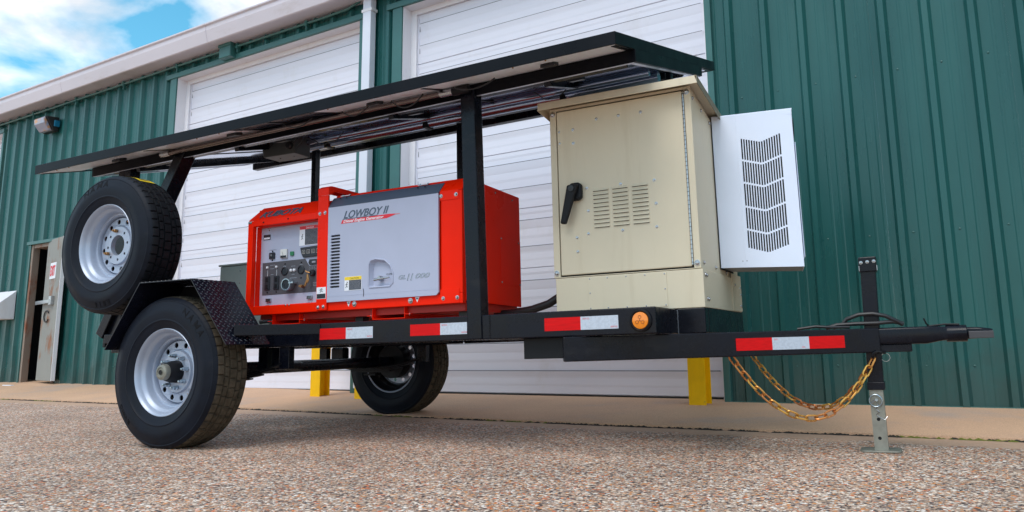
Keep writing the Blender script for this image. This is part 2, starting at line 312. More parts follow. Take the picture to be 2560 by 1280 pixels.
def part(mb, name, mt, par, bv=0, smooth=False, label=None, stuff=False):
    b = BASE[par.name]; me = mesh_of(mb, name, mt, b, smooth)
    o = bpy.data.objects.new(name, me); COL.objects.link(o); o.parent = par; BASE[o.name] = b
    if bv: bevel(o, bv)
    if label: o['label'] = label
    if stuff: o['kind'] = 'stuff'
    return o
def single(mb, name, mt, label, cat, base, fr=FI, bv=0, smooth=False, kind=None, group=None):
    me = mesh_of(mb, name, mt, base, smooth); o = bpy.data.objects.new(name, me); COL.objects.link(o)
    o.matrix_world = fr @ Matrix.Translation(base); BASE[o.name] = Vector(base)
    if label: o['label'] = label
    if cat: o['category'] = cat
    if kind: o['kind'] = kind
    if group: o['group'] = group
    if bv: bevel(o, bv)
    return o
def inst(name, me, par, loc, rot=None, sc=1.0):
    o = bpy.data.objects.new(name, me); COL.objects.link(o); o.parent = par
    m = Matrix.Translation(Vector(loc)-BASE[par.name])
    if rot is not None: m = m @ rot.to_4x4()
    o.matrix_basis = m @ Matrix.Scale(sc, 4); BASE[o.name] = Vector(loc); return o
RXP = Matrix.Rotation(PI/2, 3, 'Z')          # mesh facing -Y turned to face +X
RZP = Matrix.Rotation(-PI/2, 3, 'X')         # facing -Y turned to face +Z (up)
RZN = Matrix.Rotation(PI/2, 3, 'X')
def plate2d(outer, holes, thick, fn):        # plane with real holes; fn maps (a,b,c)->3d
    cu = bpy.data.curves.new('tmp', 'CURVE'); cu.dimensions = '2D'; cu.fill_mode = 'BOTH'; cu.extrude = thick/2
    for poly in [outer]+holes:
        sp = cu.splines.new('POLY'); sp.points.add(len(poly)-1)
        for i, (a, b) in enumerate(poly): sp.points[i].co = (a, b, 0, 1)
        sp.use_cyclic_u = True
    o = bpy.data.objects.new('tmp', cu); me = bpy.data.meshes.new_from_object(o)
    mb = MB(); mb.add([fn(*q.co) for q in me.vertices], [tuple(p.vertices) for p in me.polygons])
    bpy.data.objects.remove(o); bpy.data.curves.remove(cu); bpy.data.meshes.remove(me)
    return mb
def text_mb(body, size, fn, extr=0.0008, shear=0.0, sx=1.0, align='LEFT', space=1.0, bold=0.0):
    cu = bpy.data.curves.new('tmp', 'FONT'); cu.body = body; cu.size = size; cu.extrude = extr; cu.shear = shear; cu.align_x = align; cu.space_character = space; cu.offset = bold
    o = bpy.data.objects.new('tmp', cu); me = bpy.data.meshes.new_from_object(o)
    mb = MB(); mb.add([fn(q.co[0]*sx, q.co[1], q.co[2]) for q in me.vertices], [tuple(p.vertices) for p in me.polygons])
    bpy.data.objects.remove(o); bpy.data.curves.remove(cu); bpy.data.meshes.remove(me)
    return mb
def onY(x, y, z): return lambda a, b, c: (x+a, y-c, z+b)          # text plane facing -Y
def circ(cx, cy, r, n=14): return [(cx+r*math.cos(2*PI*k/n), cy+r*math.sin(2*PI*k/n)) for k in range(n)]
def rrect(x0, x1, z0, z1, r, n=4):
    p = []
    for cx, cz, a0 in ((x1-r, z1-r, 0), (x0+r, z1-r, PI/2), (x0+r, z0+r, PI), (x1-r, z0+r, 1.5*PI)):
        for k in range(n+1): p.append((cx+r*math.cos(a0+k*PI/2/n), cz+r*math.sin(a0+k*PI/2/n)))
    return p
# shared small meshes
def bolt_mesh(name, r, mt, h=0.5):
    mb = MB(); mb.lathe([(r*1.25, 0), (r*1.25, -r*0.18), (r*0.95, -r*0.2), (r*0.92, -r*h), (r*0.6, -r*(h+0.35)), (0.0005, -r*(h+0.42))], 12)
    return mesh_of(mb, name, mt, smooth=True)
BM_zinc = {r: bolt_mesh('bolt', r, M_zinc) for r in (0.003, 0.0045, 0.006, 0.008, 0.011)}
BM_blk = bolt_mesh('bolt', 0.004, M_blackm)
BM_brs = bolt_mesh('bolt', 0.004, M_brass)
def bolts(par, pts, r, y=None, rot=None, name='bolt', me=None):
    for p in pts:
        loc = (p[0], y, p[1]) if y is not None else p
        inst(name, me or BM_zinc[r], par, loc, rot)
# ================================================================== GROUND
g = MB(); g.add([(-60, -60, 0), (60, -60, 0), (60, 60, 0), (-60, 60, 0)], [(0, 1, 2, 3)])
o = single(g, 'pavement', M_ground, None, None, (0, 0, 0), FB, kind='structure')
# apron slab, sloping up to the wall, with an uneven worn edge
AZ = lambda d: 0.081-0.060*d
mb = MB(); n = 240; row0 = []; row1 = []; row2 = []
vs = []
for i in range(n+1):
    s = -24+i*0.2; jit = 0.02*math.sin(s*0.9)+random.uniform(-0.006, 0.006); d = 1.14+0.06*math.exp(-((s-1.2)/2.2)**2)+jit*0.6
    zz = 0.014+random.uniform(-0.002, 0.002)
    zl = 0.05 if s < -7 else max(0, (-s-1)/6*0.05) if s < -1 else 0
    vs += [(s, -d-0.004, -0.03), (s, -d, zz), (s, -d+0.012, zz+0.004), (s, -0.45, AZ(0.45)+zl*0.6), (s, 0.30, 0.082+zl)]
fs = []
for i in range(n):
    for k in range(4): fs.append((i*5+k, i*5+5+k, i*5+6+k, i*5+1+k))
mb.add(vs, fs); single(mb, 'apron', M_conc, None, None, (0, 0, 0), FB, kind='structure', smooth=30)
# soil and moss in the joint
mb = MB(); ms = MB()
for i in range(1500):
    s = random.uniform(-9, 6.5); d = 1.14+0.06*math.exp(-((s-1.2)/2.2)**2)+0.012*math.sin(s*0.9)
    hgt = random.uniform(0.004, 0.012); r = random.uniform(0.006, 0.02); dd = d+random.uniform(0.0, 0.022)
    tgt = ms if (math.sin(s*2.1)+math.sin(s*5.3+1) > 0.75 and random.random() < 0.7) else mb
    k = 5; a0 = random.random()*6
    tgt.add([(s+r*1.6*math.cos(a0+2*PI*j/k), -dd+r*0.6*math.sin(a0+2*PI*j/k), 0.001) for j in range(k)]+[(s, -dd, hgt)], [(j, (j+1) % k, k) for j in range(k)])
single(mb, 'joint_soil', M_soil, 'dark soil filling the joint between apron and pavement', 'soil', (0, -1.15, 0), FB, kind='stuff')
single(ms, 'moss', M_moss, 'yellow green moss growing along the apron joint', 'moss', (0, -1.15, 0), FB, kind='stuff')
# a few loose pebbles on the pavement
mb = MB()
for i in range(11000):
    x = random.uniform(-3, 5.5); y = -1.42-3.6*random.random()**0.75; r = random.uniform(0.0025, 0.0055)
    pts = []
    for a in range(5):
        an = 2*PI*a/5+random.random()*0.5; pts.append((x+r*math.cos(an)*random.uniform(0.7, 1.3), y+r*math.sin(an), 0.0005))
    mb.add(pts+[(x, y, r*0.8)], [(j, (j+1) % 5, 5) for j in range(5)])
single(mb, 'loose_gravel', M_ground, 'scattered loose pebbles on the aggregate pavement', 'gravel', (0, -3, 0), FB, kind='stuff')
for k, (s, d, r, rot, L_) in enumerate([(-8.05+0.6, 0.35, 0.01, 0.1, 0.22)]):
    mb = MB(); mb.box(s, s+L_, -d-0.02, -d+0.02, AZ(d)+0.03, AZ(d)+0.04)
    single(mb, 'wood_offcut', M_wstk, 'thin white offcut lying on the apron below the exit door', 'offcut', (s, -d, AZ(d)+0.03), FB)

# ================================================================== WAREHOUSE
WH = thing('warehouse', 'long green corrugated metal warehouse with white overhead doors', 'building', (0, 0, 0.08), FB)
RS = 0.2675; R0 = 2.649
def rib_profile(s0, s1):                     # list of (s, depth outward)
    pr = [(s0, 0)]; k = math.floor((s0-R0)/RS)
    while R0+k*RS < s1+0.1:
        c = R0+k*RS
        for ds, dp in ((-0.016, 0), (0.004, 0.036), (0.040, 0.036), (0.060, 0), (0.120, 0), (0.127, 0.0022), (0.137, 0.0022), (0.144, 0), (0.180, 0), (0.187, 0.0022), (0.197, 0.0022), (0.204, 0)):
            q = c+ds
            if s0+0.003 < q < s1-0.003: pr.append((q, dp))
        k += 1
    pr.append((s1, 0)); return pr
def wall(s0, s1, z0, z1, dent=0):
    # split into three-rib sheets
    a = s0
    while a < s1-0.01:
        k = math.floor((a-R0+0.06)/(RS*3)+1e-6)+1; b = min(s1, R0-0.06+k*RS*3)
        if s1-b < 0.12: b = s1
        pr = rib_profile(a, b); mb = MB(); vs = []; fs = []
        lap = 0.0015*(k % 2)
        nz_ = 14 if dent else 1
        m = len(pr)
        for j in range(nz_+1):
            z = z0+(z1-z0)*j/nz_
            for (s, dp) in pr:
                dd = 0
                if dent: 
                    lowf = max(0, 1-(z-0.1)/1.1)
                    dd = dent*lowf*(math.sin(s*7.3+z*3)*0.012+math.sin(s*17+z*9)*0.006)
                vs.append((s+dd*0.6, -(dp+lap+dd), z))
        for j in range(nz_):
            for i in range(m-1): fs.append((j*m+i, j*m+i+1, (j+1)*m+i+1, (j+1)*m+i))
        mb.add(vs, fs); part(mb, 'wall_sheet', M_green, WH)
        a = b
ZE = 4.16
D1 = (-4.591, -1.462, 3.88); D2 = (-0.882, 2.225, 3.88); D3 = (-12.1, -9.0, 3.88)
EX = (-7.78, -6.93, 2.03)
wall(-15.0, D3[0]-0.12, 0.02, ZE); wall(D3[1]+0.12, EX[0]-0.02, 0.02, ZE, 1.0); wall(EX[0]-0.02, EX[1]+0.02, EX[2]+0.02, ZE); wall(EX[1]+0.02, D1[0]-0.12, 0.02, ZE, 1.0)
wall(D1[1]+0.06, D2[0]-0.03, 0.02, ZE); wall(D2[1], 10.5, 0.02, ZE, 0.35)
for D in (D1, D2, D3): wall(D[0]-0.12, D[1]+0.06, D[2]+0.06, ZE)
mb = MB()
for k in range(-66, 30):
    s_ = R0+k*RS+0.09
    if not (D3[1]+0.2 < s_ < D1[0]-0.15 or s_ > D2[1]+0.05): continue
    for z in (0.32, 1.18, 2.30, 3.40):
        if EX[0]-0.1 < s_ < EX[1]+0.3 and z < 2.1: continue
        q = MB().lathe([(0.007, -0.0005), (0.006, -0.004), (0.0005, -0.006)], 6, (s_, 0, z+random.uniform(-.004, .004))); mb.add(q.v, q.f)
part(mb, 'wall_screws', M_green2, WH, stuff=True)
# base flashing lip on the right wall
mb = MB(); mb.box(D2[1]+0.01, 10.5, -0.036, -0.03, 0.03, 0.075); part(mb, 'base_flashing', M_green2, WH)
def overhead(D, zb=0.09):
    s0, s1, zt = D; bk = 0.12
    mb = MB(); mb.box(s0-0.125, s0, -0.038, 0.02, 0.02, zt+0.055); part(mb, 'door_trim', M_green2, WH, 0.003)
    if D is not D2:
        mb = MB(); mb.box(s1, s1+0.055, -0.038, 0.02, 0.02, zt+0.055); part(mb, 'door_trim', M_green2, WH, 0.003)
    mb = MB(); mb.box(s0-0.20, s1+0.06, -0.050, 0.02, zt, zt+0.062); part(mb, 'header_trim', M_green2, WH, 0.003)
    # white reveals
    mb = MB(); mb.box(s0, s0+0.004, -0.02, bk, 0.02, zt); mb.box(s0, s0+0.075, bk-0.02, bk, 0.02, zt); part(mb, 'door_jamb', M_white, WH)
    mb = MB(); mb.box(s1-0.004, s1, -0.02, bk, 0.02, zt); mb.box(s1-0.05, s1, bk-0.02, bk, 0.02, zt); part(mb, 'door_jamb', M_white, WH)
    mb = MB(); mb.box(s0+0.004, s1-0.004, -0.02, bk, zt-0.004, zt); mb.box(s0+0.075, s1-0.05, bk-0.02, bk, zt-0.055, zt-0.004); part(mb, 'door_head', M_white, WH)
    a, b = s0+0.072, s1-0.045
    dr = MB(); dr.box(a, b, bk+0.03, bk+0.06, zb-0.04, zt); door = part(dr, 'overhead_door', M_door, WH)
    H = 0.535; yb = bk+0.012
    k = 0
    while zb+k*H < zt-0.03:
        J = zb+k*H; T = min(J+H-0.003, zt-0.01)
        pr = [(J, 0.001), (J+0.004, 0.005), (J+0.062, 0.0055), (J+0.080, 0.0070), (J+0.13, 0.0075), (J+0.145, 0.009), (J+0.186, 0.016), (J+0.1865, 0.002), (J+0.187, -0.014), (J+0.1925, 0.0), (J+0.195, 0.001), (J+0.26, 0.002), (J+0.285, 0.0045), (J+0.345, 0.005), (J+0.36, 0.0075), (J+0.422, 0.015), (J+0.4225, 0.002), (J+0.423, -0.014), (J+0.4285, 0.0), (J+0.431, 0.001), (J+0.475, 0.002), (J+0.495, 0.005), (J+H-0.006, 0.0055), (J+H-0.003, 0.001)]
        pr = [(z, d) for z, d in pr if z < T]; pr.append((T, 0.0))
        mb = MB(); vs = []
        for z, d in pr: vs += [(a+0.015, yb-d, z), (b-0.015, yb-d, z)]
        mb.add(vs, [(2*i, 2*i+1, 2*i+3, 2*i+2) for i in range(len(pr)-1) if pr[i][1] != -0.014])
        for xs, xe in ((a, a+0.015), (b-0.015, b)): mb.box(xs, xe, yb-0.010, yb+0.012, J+0.001, T-0.001)
        for zz, dd in ((J+0.1925, 0.0), (J+0.4285, 0.0)):     # pressed crease drawn as shade put into grey colour, with end tick
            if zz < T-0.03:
                cm = MB(); cm.box(a+0.030, b-0.030, yb-0.0120, yb+0.004, zz-0.0060, zz+0.0015); cm.box(a+0.028, a+0.0325, yb-0.0120, yb+0.004, zz-0.085, zz-0.0065); part(cm, 'crease_shade', M_crease, door)
        part(mb, 'door_section', M_door, door); k += 1
    mb = MB(); mb.box(a, b, yb-0.012, yb+0.02, zb-0.035, zb-0.004); part(mb, 'bottom_seal', M_cable, door)
for D in (D1, D2, D3): overhead(D)
mb = MB(); mb.box(D2[1], D2[1]+0.05, -0.039, 0.02, 0.02, ZE-0.1); part(mb, 'door_trim', M_green2, WH, 0.003)
# gutter / eave fascia in lengths
x = -15.0; gl = [(-15.0, -10.2), (-10.2, -6.9), (-6.9, -3.70), (-3.70, -0.5), (-0.5, 2.7), (2.7, 5.9), (5.9, 10.5)]
for i, (a, b) in enumerate(gl):
    mb = MB(); prof = [(0.0, 4.07), (-0.235, 4.062), (-0.250, 4.070), (-0.285, 4.205), (-0.285, 4.255), (-0.305, 4.270), (-0.305, 4.290), (-0.26, 4.290), (0.0, 4.29)]
    mb.pyz(prof, a+0.002, b-0.002); part(mb, 'gutter_length', M_gutter, WH, 0.004)
mb = MB(); mb.box(-15, 10.5, -0.26, 0.0, 4.292, 4.31); mb.add([(-15, -0.27, 4.30), (10.5, -0.27, 4.30), (10.5, 8, 4.95), (-15, 8, 4.95)], [(0, 1, 2, 3)]); part(mb, 'roof', M_white, WH)
# downspout
mb = MB(); mb.box(-1.345, -1.235, -0.115, -0.036, 0.12, 4.10); ds = part(mb, 'downspout', mat('downspout_paint', (0.66, 0.69, 0.78), 0.4, var=(2, 0.04)), WH, 0.006)
for z in (1.2, 2.6, 3.9):
    mb = MB(); mb.box(-1.36, -1.22, -0.119, -0.033, z, z+0.03); part(mb, 'downspout_strap', M_white, ds)
# conduit under the eave with brackets
mb = MB(); pts = [(-9.6, -0.06, 3.985), (-9.1, -0.06, 4.009), (-7.5, -0.06, 4.009), (-4.7, -0.06, 4.022), (-1.95, -0.06, 4.022), (-1.62, -0.06, 4.03), (-1.45, -0.06, 4.07), (-1.36, -0.06, 4.12)]
mb.path(pts, 0.014, 10); cd = part(mb, 'conduit', M_green2, WH, smooth=True)
k = -9.2
while k < -1.6:
    mb = MB(); mb.box(k-0.018, k+0.018, -0.08, -0.03, 3.99, 4.05); mb.box(k-0.008, k+0.008, -0.07, -0.03, 3.94, 4.0); part(mb, 'conduit_clamp', M_green2, cd, 0.003); k += 1.16
jb = MB(); jb.box(-3.655, -3.445, -0.12, -0.032, 3.895, 4.075)
JB = thing('junction_box', 'green painted junction box on the conduit above the overhead door', 'junction box', (-3.55, -0.03, 3.895), FB)
part(jb, 'box', M_green2, JB, 0.004); mb = MB(); mb.box(-3.665, -3.435, -0.134, -0.120, 4.03, 4.082); mb.box(-3.65, -3.45, -0.126, -0.120, 3.9, 4.03); part(mb, 'cover', M_green2, JB, 0.003)
# exit door opening
mb = MB(); mb.box(EX[0]-0.10, EX[1]+0.06, -0.055, 0.02, EX[2], EX[2]+0.045); part(mb, 'door_flashing', M_green2, WH, 0.003)
mb = MB(); mb.box(EX[0]-0.055, EX[0]-0.02, -0.034, 0.05, 0.06, EX[2]); part(mb, 'door_trim', M_green2, WH, 0.002)
fr_ = MB(); fr_.box(EX[0]-0.02, EX[0]+0.03, -0.02, 0.07, 0.08, EX[2]); fr_.box(EX[0]+0.05, EX[1]-0.04, -0.02, 0.14, EX[2]-0.05, EX[2]); fr_.box(EX[1]-0.04, EX[1]+0.02, -0.02, 0.14, 0.08, EX[2])
part(fr_, 'exit_door_frame', M_rustf, WH, 0.004, label='rust stained steel frame of the exit door')
# leaf, hinged inside the opening and standing ajar
LW = math.hypot(0.62, 0.115)
ang = math.atan2(-0.115, 0.62)
lp = lambda a, b, z: (-7.33+a*math.cos(ang)-b*math.sin(ang), -0.03+a*math.sin(ang)+b*math.cos(ang), z)
def lbox(a0, a1, b0, b1, z0, z1):
    return MB().hexa([lp(a0, b0, z0), lp(a1, b0, z0), lp(a1, b1, z0), lp(a0, b1, z0), lp(a0, b0, z1), lp(a1, b0, z1), lp(a1, b1, z1), lp(a0, b1, z1)])
leaf = part(lbox(0, LW, 0, 0.042, 0.145, 2.055), 'exit_door', M_rust, WH, 0.003, label='rust streaked grey steel exit door standing ajar')
part(lbox(LW+0.001, LW+0.012, -0.002, 0.044, 0.145, 2.055), 'edge_strip', M_white, leaf)
part(lbox(-0.16, LW-0.20, -0.05, -0.025, 1.165, 1.215), 'push_bar', M_zinc, leaf, 0.004)
part(lbox(LW-0.24, LW-0.15, -0.045, 0.0, 1.14, 1.26), 'latch_case', M_zinc, leaf, 0.004)
mb = MB(); mb.path([lp(0.25+0.10*math.cos(t), -0.012, 0.995+0.075*math.sin(t)) for t in [0.6+k*(2*PI-1.2)/20 for k in range(21)]], 0.008, 6); part(mb, 'pull_ring', M_cable, leaf, smooth=True)
part(lbox(0.20, 0.44, -0.004, 0.0, 1.50, 1.72), 'exit_sign', M_wstk, leaf)
part(text_mb('EXIT', 0.19, lambda a, b, c: lp(0.215+a, -0.006-c, 1.545+b), 0.0008, sx=0.50, bold=0.006), 'exit_lettering', M_rstk, leaf)
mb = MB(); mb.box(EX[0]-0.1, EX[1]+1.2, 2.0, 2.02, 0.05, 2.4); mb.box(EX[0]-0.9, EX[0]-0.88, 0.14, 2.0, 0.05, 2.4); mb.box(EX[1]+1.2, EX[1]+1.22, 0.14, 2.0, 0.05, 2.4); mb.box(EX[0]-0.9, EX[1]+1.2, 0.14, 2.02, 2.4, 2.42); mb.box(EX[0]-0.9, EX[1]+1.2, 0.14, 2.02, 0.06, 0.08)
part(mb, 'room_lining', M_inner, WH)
SH = thing('storage_shelf', 'dim shelving with boxes inside the open exit doorway', 'shelf', (-7.9, 1.0, 0.08), FB)
for z in (0.35, 0.62, 0.86, 1.1, 1.35, 1.6):
    mb = MB(); mb.box(-8.4, -6.9, 0.75, 1.1, z, z+0.02); part(mb, 'shelf_board', M_shelf, SH)
for x in (-8.4, -7.65, -6.9):
    mb = MB(); mb.box(x-0.02, x+0.02, 0.74, 0.78, 0.08, 1.9); part(mb, 'upright', M_inner, SH)
for k in range(14):
    mb = MB(); x = -8.35+random.random()*1.3; z = random.choice((0.37, 0.64, 0.88, 1.12, 1.37)); mb.box(x, x+random.uniform(0.08, 0.2), 0.8, 1.0, z, z+random.uniform(0.06, 0.17)); part(mb, 'box', random.choice((M_jbox, M_shelf, M_gbox, M_inner)), SH)
# wall pack lamp
LP = thing('wall_lamp', 'dark wall pack lamp with clear prismatic lens above the exit door', 'lamp', (-7.38, -0.03, 3.66), FB)
mb = MB(); mb.pyz([(-0.03, 3.635), (-0.10, 3.635), (-0.21, 3.83), (-0.03, 3.85)], -7.650, -7.355); part(mb, 'housing', M_bronze, LP, 0.01)
mb = MB(); mb.pyz([(-0.105, 3.632), (-0.15, 3.635), (-0.225, 3.73), (-0.235, 3.80), (-0.214, 3.826)], -7.640, -7.365); part(mb, 'lens', M_glass, LP, 0.012)
mb = MB(); mb.box(-7.353, -7.33, -0.10, -0.03, 3.70, 3.79); part(mb, 'photo_cell', mat('blue_cell', (0.01, 0.16, 0.30), 0.3), LP, 0.004)
# white cabinet at the left edge of the picture
HV = thing('wall_cabinet', 'white sheet metal box projecting from the wall at the far left', 'cabinet', (-8.2, -0.03, 1.0), FB)
mb = MB(); mb.prism([(-0.03, 0.99), (-0.30, 0.99), (-0.30, 1.16), (-0.03, 1.40)], lambda a, b: (-8.6, a, b), lambda a, b: (-8.08, a, b)); part(mb, 'casing', M_white, HV, 0.006)
mb = MB(); mb.box(-8.55, -8.12, -0.305, -0.302, 1.01, 1.14); part(mb, 'front_cover', M_white, HV)

# ================================================================== BOLLARDS
def bollard(s, d, lab):
    b = thing('bollard', lab, 'bollard', (s, -d, AZ(d)), FB, 'yellow steel posts guarding the overhead doors')
    z0 = AZ(d)-0.02; zt = 1.05; w_, dp = 0.125, 0.125
    mb = MB(); mb.box(s, s+w_, -d, -d+0.010, z0, zt); part(mb, 'front_flange', M_yel, b, 0.002)
    mb = MB(); mb.box(s+w_/2-0.004, s+w_/2+0.004, -d+0.0105, -d+dp-0.0105, z0, zt-0.001); part(mb, 'web', M_yel, b)
    mb = MB(); mb.box(s, s+w_, -d+dp-0.010, -d+dp, z0, zt-0.002); part(mb, 'rear_flange', M_yel, b, 0.002)
bollard(-1.615, 0.39, 'yellow H section post beneath the trailer left of the downspout')
bollard(-0.985, 0.455, 'yellow post base partly hidden by the far wheel')
bollard(2.045, 0.275, 'yellow post at the right edge of the big white door')
# ================================================================== TRAILER
TR = thing('utility_trailer', 'black single axle steel trailer carrying a red generator and beige cabinet', 'trailer', (0, 0.719, 0), FT)
Z0, Z1 = 0.4963, 0.6075; W = 1.4375
for yy, sg in ((0.0, 1), (W, -1)):
    y = lambda a: yy+sg*a
    def bx(x0, x1, a0, a1, z0, z1):
        q0, q1 = sorted((y(a0), y(a1))); return MB().box(x0, x1, q0, q1, z0, z1)
    part(bx(0.744, 2.53, 0, 0.06, Z0, Z1), 'side_rail', M_black, TR, 0.005)
    part(bx(-0.975, 0.744, 0.062, 0.12, Z0, Z1-0.002), 'rear_rail', M_black, TR, 0.005)
    mb = MB(); P_ = [(0.7435, y(0.001)), (0.7435, y(0.060)), (0.420, y(-0.250)), (0.470, y(-0.302))]
    mb.pxy(P_, 0.552, Z1-0.001); part(mb, 'fender_support', M_black, TR, 0.004)
    part(bx(-0.96, -0.30, 0.0, 0.060, 0.552, Z1-0.001), 'fender_support', M_black, TR, 0.004)
    part(bx(1.89, 2.10, 0.05, 0.10, 0.404, 0.4955), 'drop_bracket', M_blackm, TR, 0.002)
    # spring, hangers
    part(bx(0.40, 0.47, 0.07, 0.11, 0.38, Z0-0.001), 'spring_hanger', M_black, TR, 0.003)
    part(bx(-0.47, -0.40, 0.07, 0.11, 0.38, Z0-0.001), 'spring_hanger', M_black, TR, 0.003)
    for k, (hl, zz) in enumerate(((0.42, 0.345), (0.33, 0.335), (0.25, 0.325), (0.17, 0.315))):
        mb = MB(); n_ = 12; pl = [(-hl+2*hl*i/n_, zz+0.06*(1-(1-abs(-1+2*i/n_)**2)) if k == 0 else zz+0.06*((-hl+2*hl*i/n_)/0.42)**2) for i in range(n_+1)]
        poly = pl+[(a, b+0.008) for a, b in pl[::-1]]; q0, q1 = sorted((y(0.065), y(0.115)))
        mb.pxz(poly, q0, q1); part(mb, 'leaf_spring', M_blackm, TR)
    part(bx(-0.05, 0.05, 0.06, 0.12, 0.295, 0.309), 'u_bolt_plate', M_blackm, TR, 0.002)
    for xx in (-0.04, 0.04):
        part(bx(xx-0.006, xx+0.006, 0.055, 0.063, 0.28, 0.43), 'u_bolt', M_blackm, TR)
part(MB().box(0.19, 0.255, 0.125, 0.165, 0.375, Z0-0.001), 'hanger_leg', M_black, TR, 0.003)
part(MB().box(0.29, 0.345, 0.125, 0.165, 0.375, Z0-0.001), 'hanger_leg', M_black, TR, 0.003)
part(MB().box(-0.32, -0.20, 1.28, 1.34, 0.41, Z0-0.001), 'hanger_leg', M_black, TR, 0.012)
mb = MB(); mb.path([(0, -0.16, 0.384), (0, 1.60, 0.384)], 0.036, 16); part(mb, 'axle', M_black, TR, smooth=True)
mb = MB(); mb.path([(0.20, 0.14, 0.40), (0.12, 0.30, 0.395), (0.05, 0.60, 0.384)], 0.026, 12); part(mb, 'brace_tube', M_black, TR, smooth=True)
# cross members and deck
for x0, x1 in ((-0.975, -0.915), (-0.45, -0.39), (0.02, 0.08), (0.62, 0.68), (1.2, 1.26), (1.86, 1.92)):
    part(MB().box(x0, x1, 0.13, W-0.13, Z0+0.01, Z1-0.003), 'cross_member', M_black, TR, 0.004)
part(MB().box(2.470, 2.529, 0.0605, W-0.0605, Z0+0.001, Z1-0.0005), 'cross_member', M_black, TR, 0.004)
part(MB().box(2.531, 2.658, 0.310, 0.370, Z0, Z1), 'nose_rail', M_black, TR, 0.004)
part(MB().box(2.600, 2.659, 0.3705, 1.1205, Z0, Z1+0.0005), 'nose_rail', M_black, TR, 0.004)
part(MB().box(2.531, 2.599, 1.06, 1.12, Z0, Z1), 'nose_rail', M_black, TR, 0.004)
for xx in (0.742, 1.745):
    mb = MB()
    for k in range(14):
        z = Z0+0.004+k*0.0078; mb.add(*[(lambda q: (q.v, q.f))(MB().lathe([(0.0005, -0.003), (0.004, 0), (0.0005, 0.003)], 6, (xx, -0.001, z)))][0])
    part(mb, 'weld_bead', M_blackm, TR)
mb = MB()
for k in range(16):
    q = MB().lathe([(0.0005, -0.003), (0.004, 0), (0.0005, 0.003)], 6, (2.533+random.uniform(-.001, .001), 0.308, Z0+0.003+k*0.0066)); mb.add(q.v, q.f)
part(mb, 'weld_bead', mat('weld_grey', (0.10, 0.11, 0.13), 0.5), TR)
# tongue
def tong(mirror):
    f = (lambda y: W-y) if mirror else (lambda y: y)
    a, b = Vector((1.75, f(-0.24+0.02), 0.443)), Vector((3.34, f(0.656), 0.443))
    a = Vector((2.124, f(-0.032), 0.443)); d = (b-a).normalized(); nrm = Vector((-d.y, d.x, 0))*(1 if not mirror else -1)
    th = 0.05; z0, z1 = 0.390, 0.4955
    p = [a, b, b+nrm*th, a+nrm*th*1.0]
    mb = MB(); mb.hexa([(q.x, q.y, z0) for q in p]+[(q.x, q.y, z1) for q in p]); part(mb, 'tongue_beam', M_black, TR, 0.005)
tong(False); tong(True)
part(MB().box(2.9, 2.95, 0.50, W-0.50, 0.40, 0.48), 'tongue_cross', M_black, TR, 0.004)
part(MB().box(3.20, 3.463, 0.675, 0.765, 0.3905, 0.424), 'tongue_foot', M_black, TR, 0.004)
# coupler
mb = MB(); sec = []
for x, hy, z0, z1 in ((3.335, 0.055, 0.423, 0.497), (3.525, 0.054, 0.423, 0.497), (3.570, 0.044, 0.432, 0.496), (3.605, 0.034, 0.436, 0.493)):
    sec.append([(x, 0.719+a, b) for a, b in rrect(-hy, hy, z0, z1, 0.012, 3)])
m_ = len(sec[0]); mb.add([q for s_ in sec for q in s_], [(i*m_+k, i*m_+(k+1) % m_, (i+1)*m_+(k+1) % m_, (i+1)*m_+k) for i in range(3) for k in range(m_)]+[tuple(range(m_))[::-1], tuple(range(3*m_, 4*m_))])
cp = part(mb, 'coupler', M_black, TR, smooth=40)
mb = MB(); mb.path([(3.60, 0.719, 0.4635), (3.60, 0.719, 0.4635), (3.681, 0.719, 0.4635)][1:], 0.0355, 24); part(mb, 'coupler_collar', M_black, cp, 0.003, smooth=40)
mb = MB(); sec = []
for x, hy, z0, z1 in ((3.681, 0.026, 0.438, 0.488), (3.72, 0.036, 0.440, 0.487), (3.755, 0.036, 0.440, 0.482), (3.775, 0.028, 0.441, 0.478)):
    sec.append([(x, 0.719+a, b) for a, b in rrect(-hy, hy, z0, z1, 0.010, 3)])
mb.add([q for s_ in sec for q in s_], [(i*m_+k, i*m_+(k+1) % m_, (i+1)*m_+(k+1) % m_, (i+1)*m_+k) for i in range(3) for k in range(m_)]+[tuple(range(m_))[::-1], tuple(range(3*m_, 4*m_))])
part(mb, 'ball_socket', M_black, cp, smooth=40)
mb = MB(); mb.box(3.685, 3.777, 0.680, 0.684, 0.4405, 0.470); part(mb, 'socket_lip', mat('worn_steel', (0.06, 0.058, 0.065), 0.4, metal=0.3), cp, 0.002)
mb = MB(); mb.path([(3.530, 0.71, 0.497), (3.60, 0.71, 0.503), (3.655, 0.71, 0.500)], 0.005, 6); mb.path([(3.537, 0.71, 0.499), (3.528, 0.70, 0.510), (3.520, 0.70, 0.532)], 0.0035, 6); part(mb, 'latch_lever', M_blackm, cp, smooth=True)
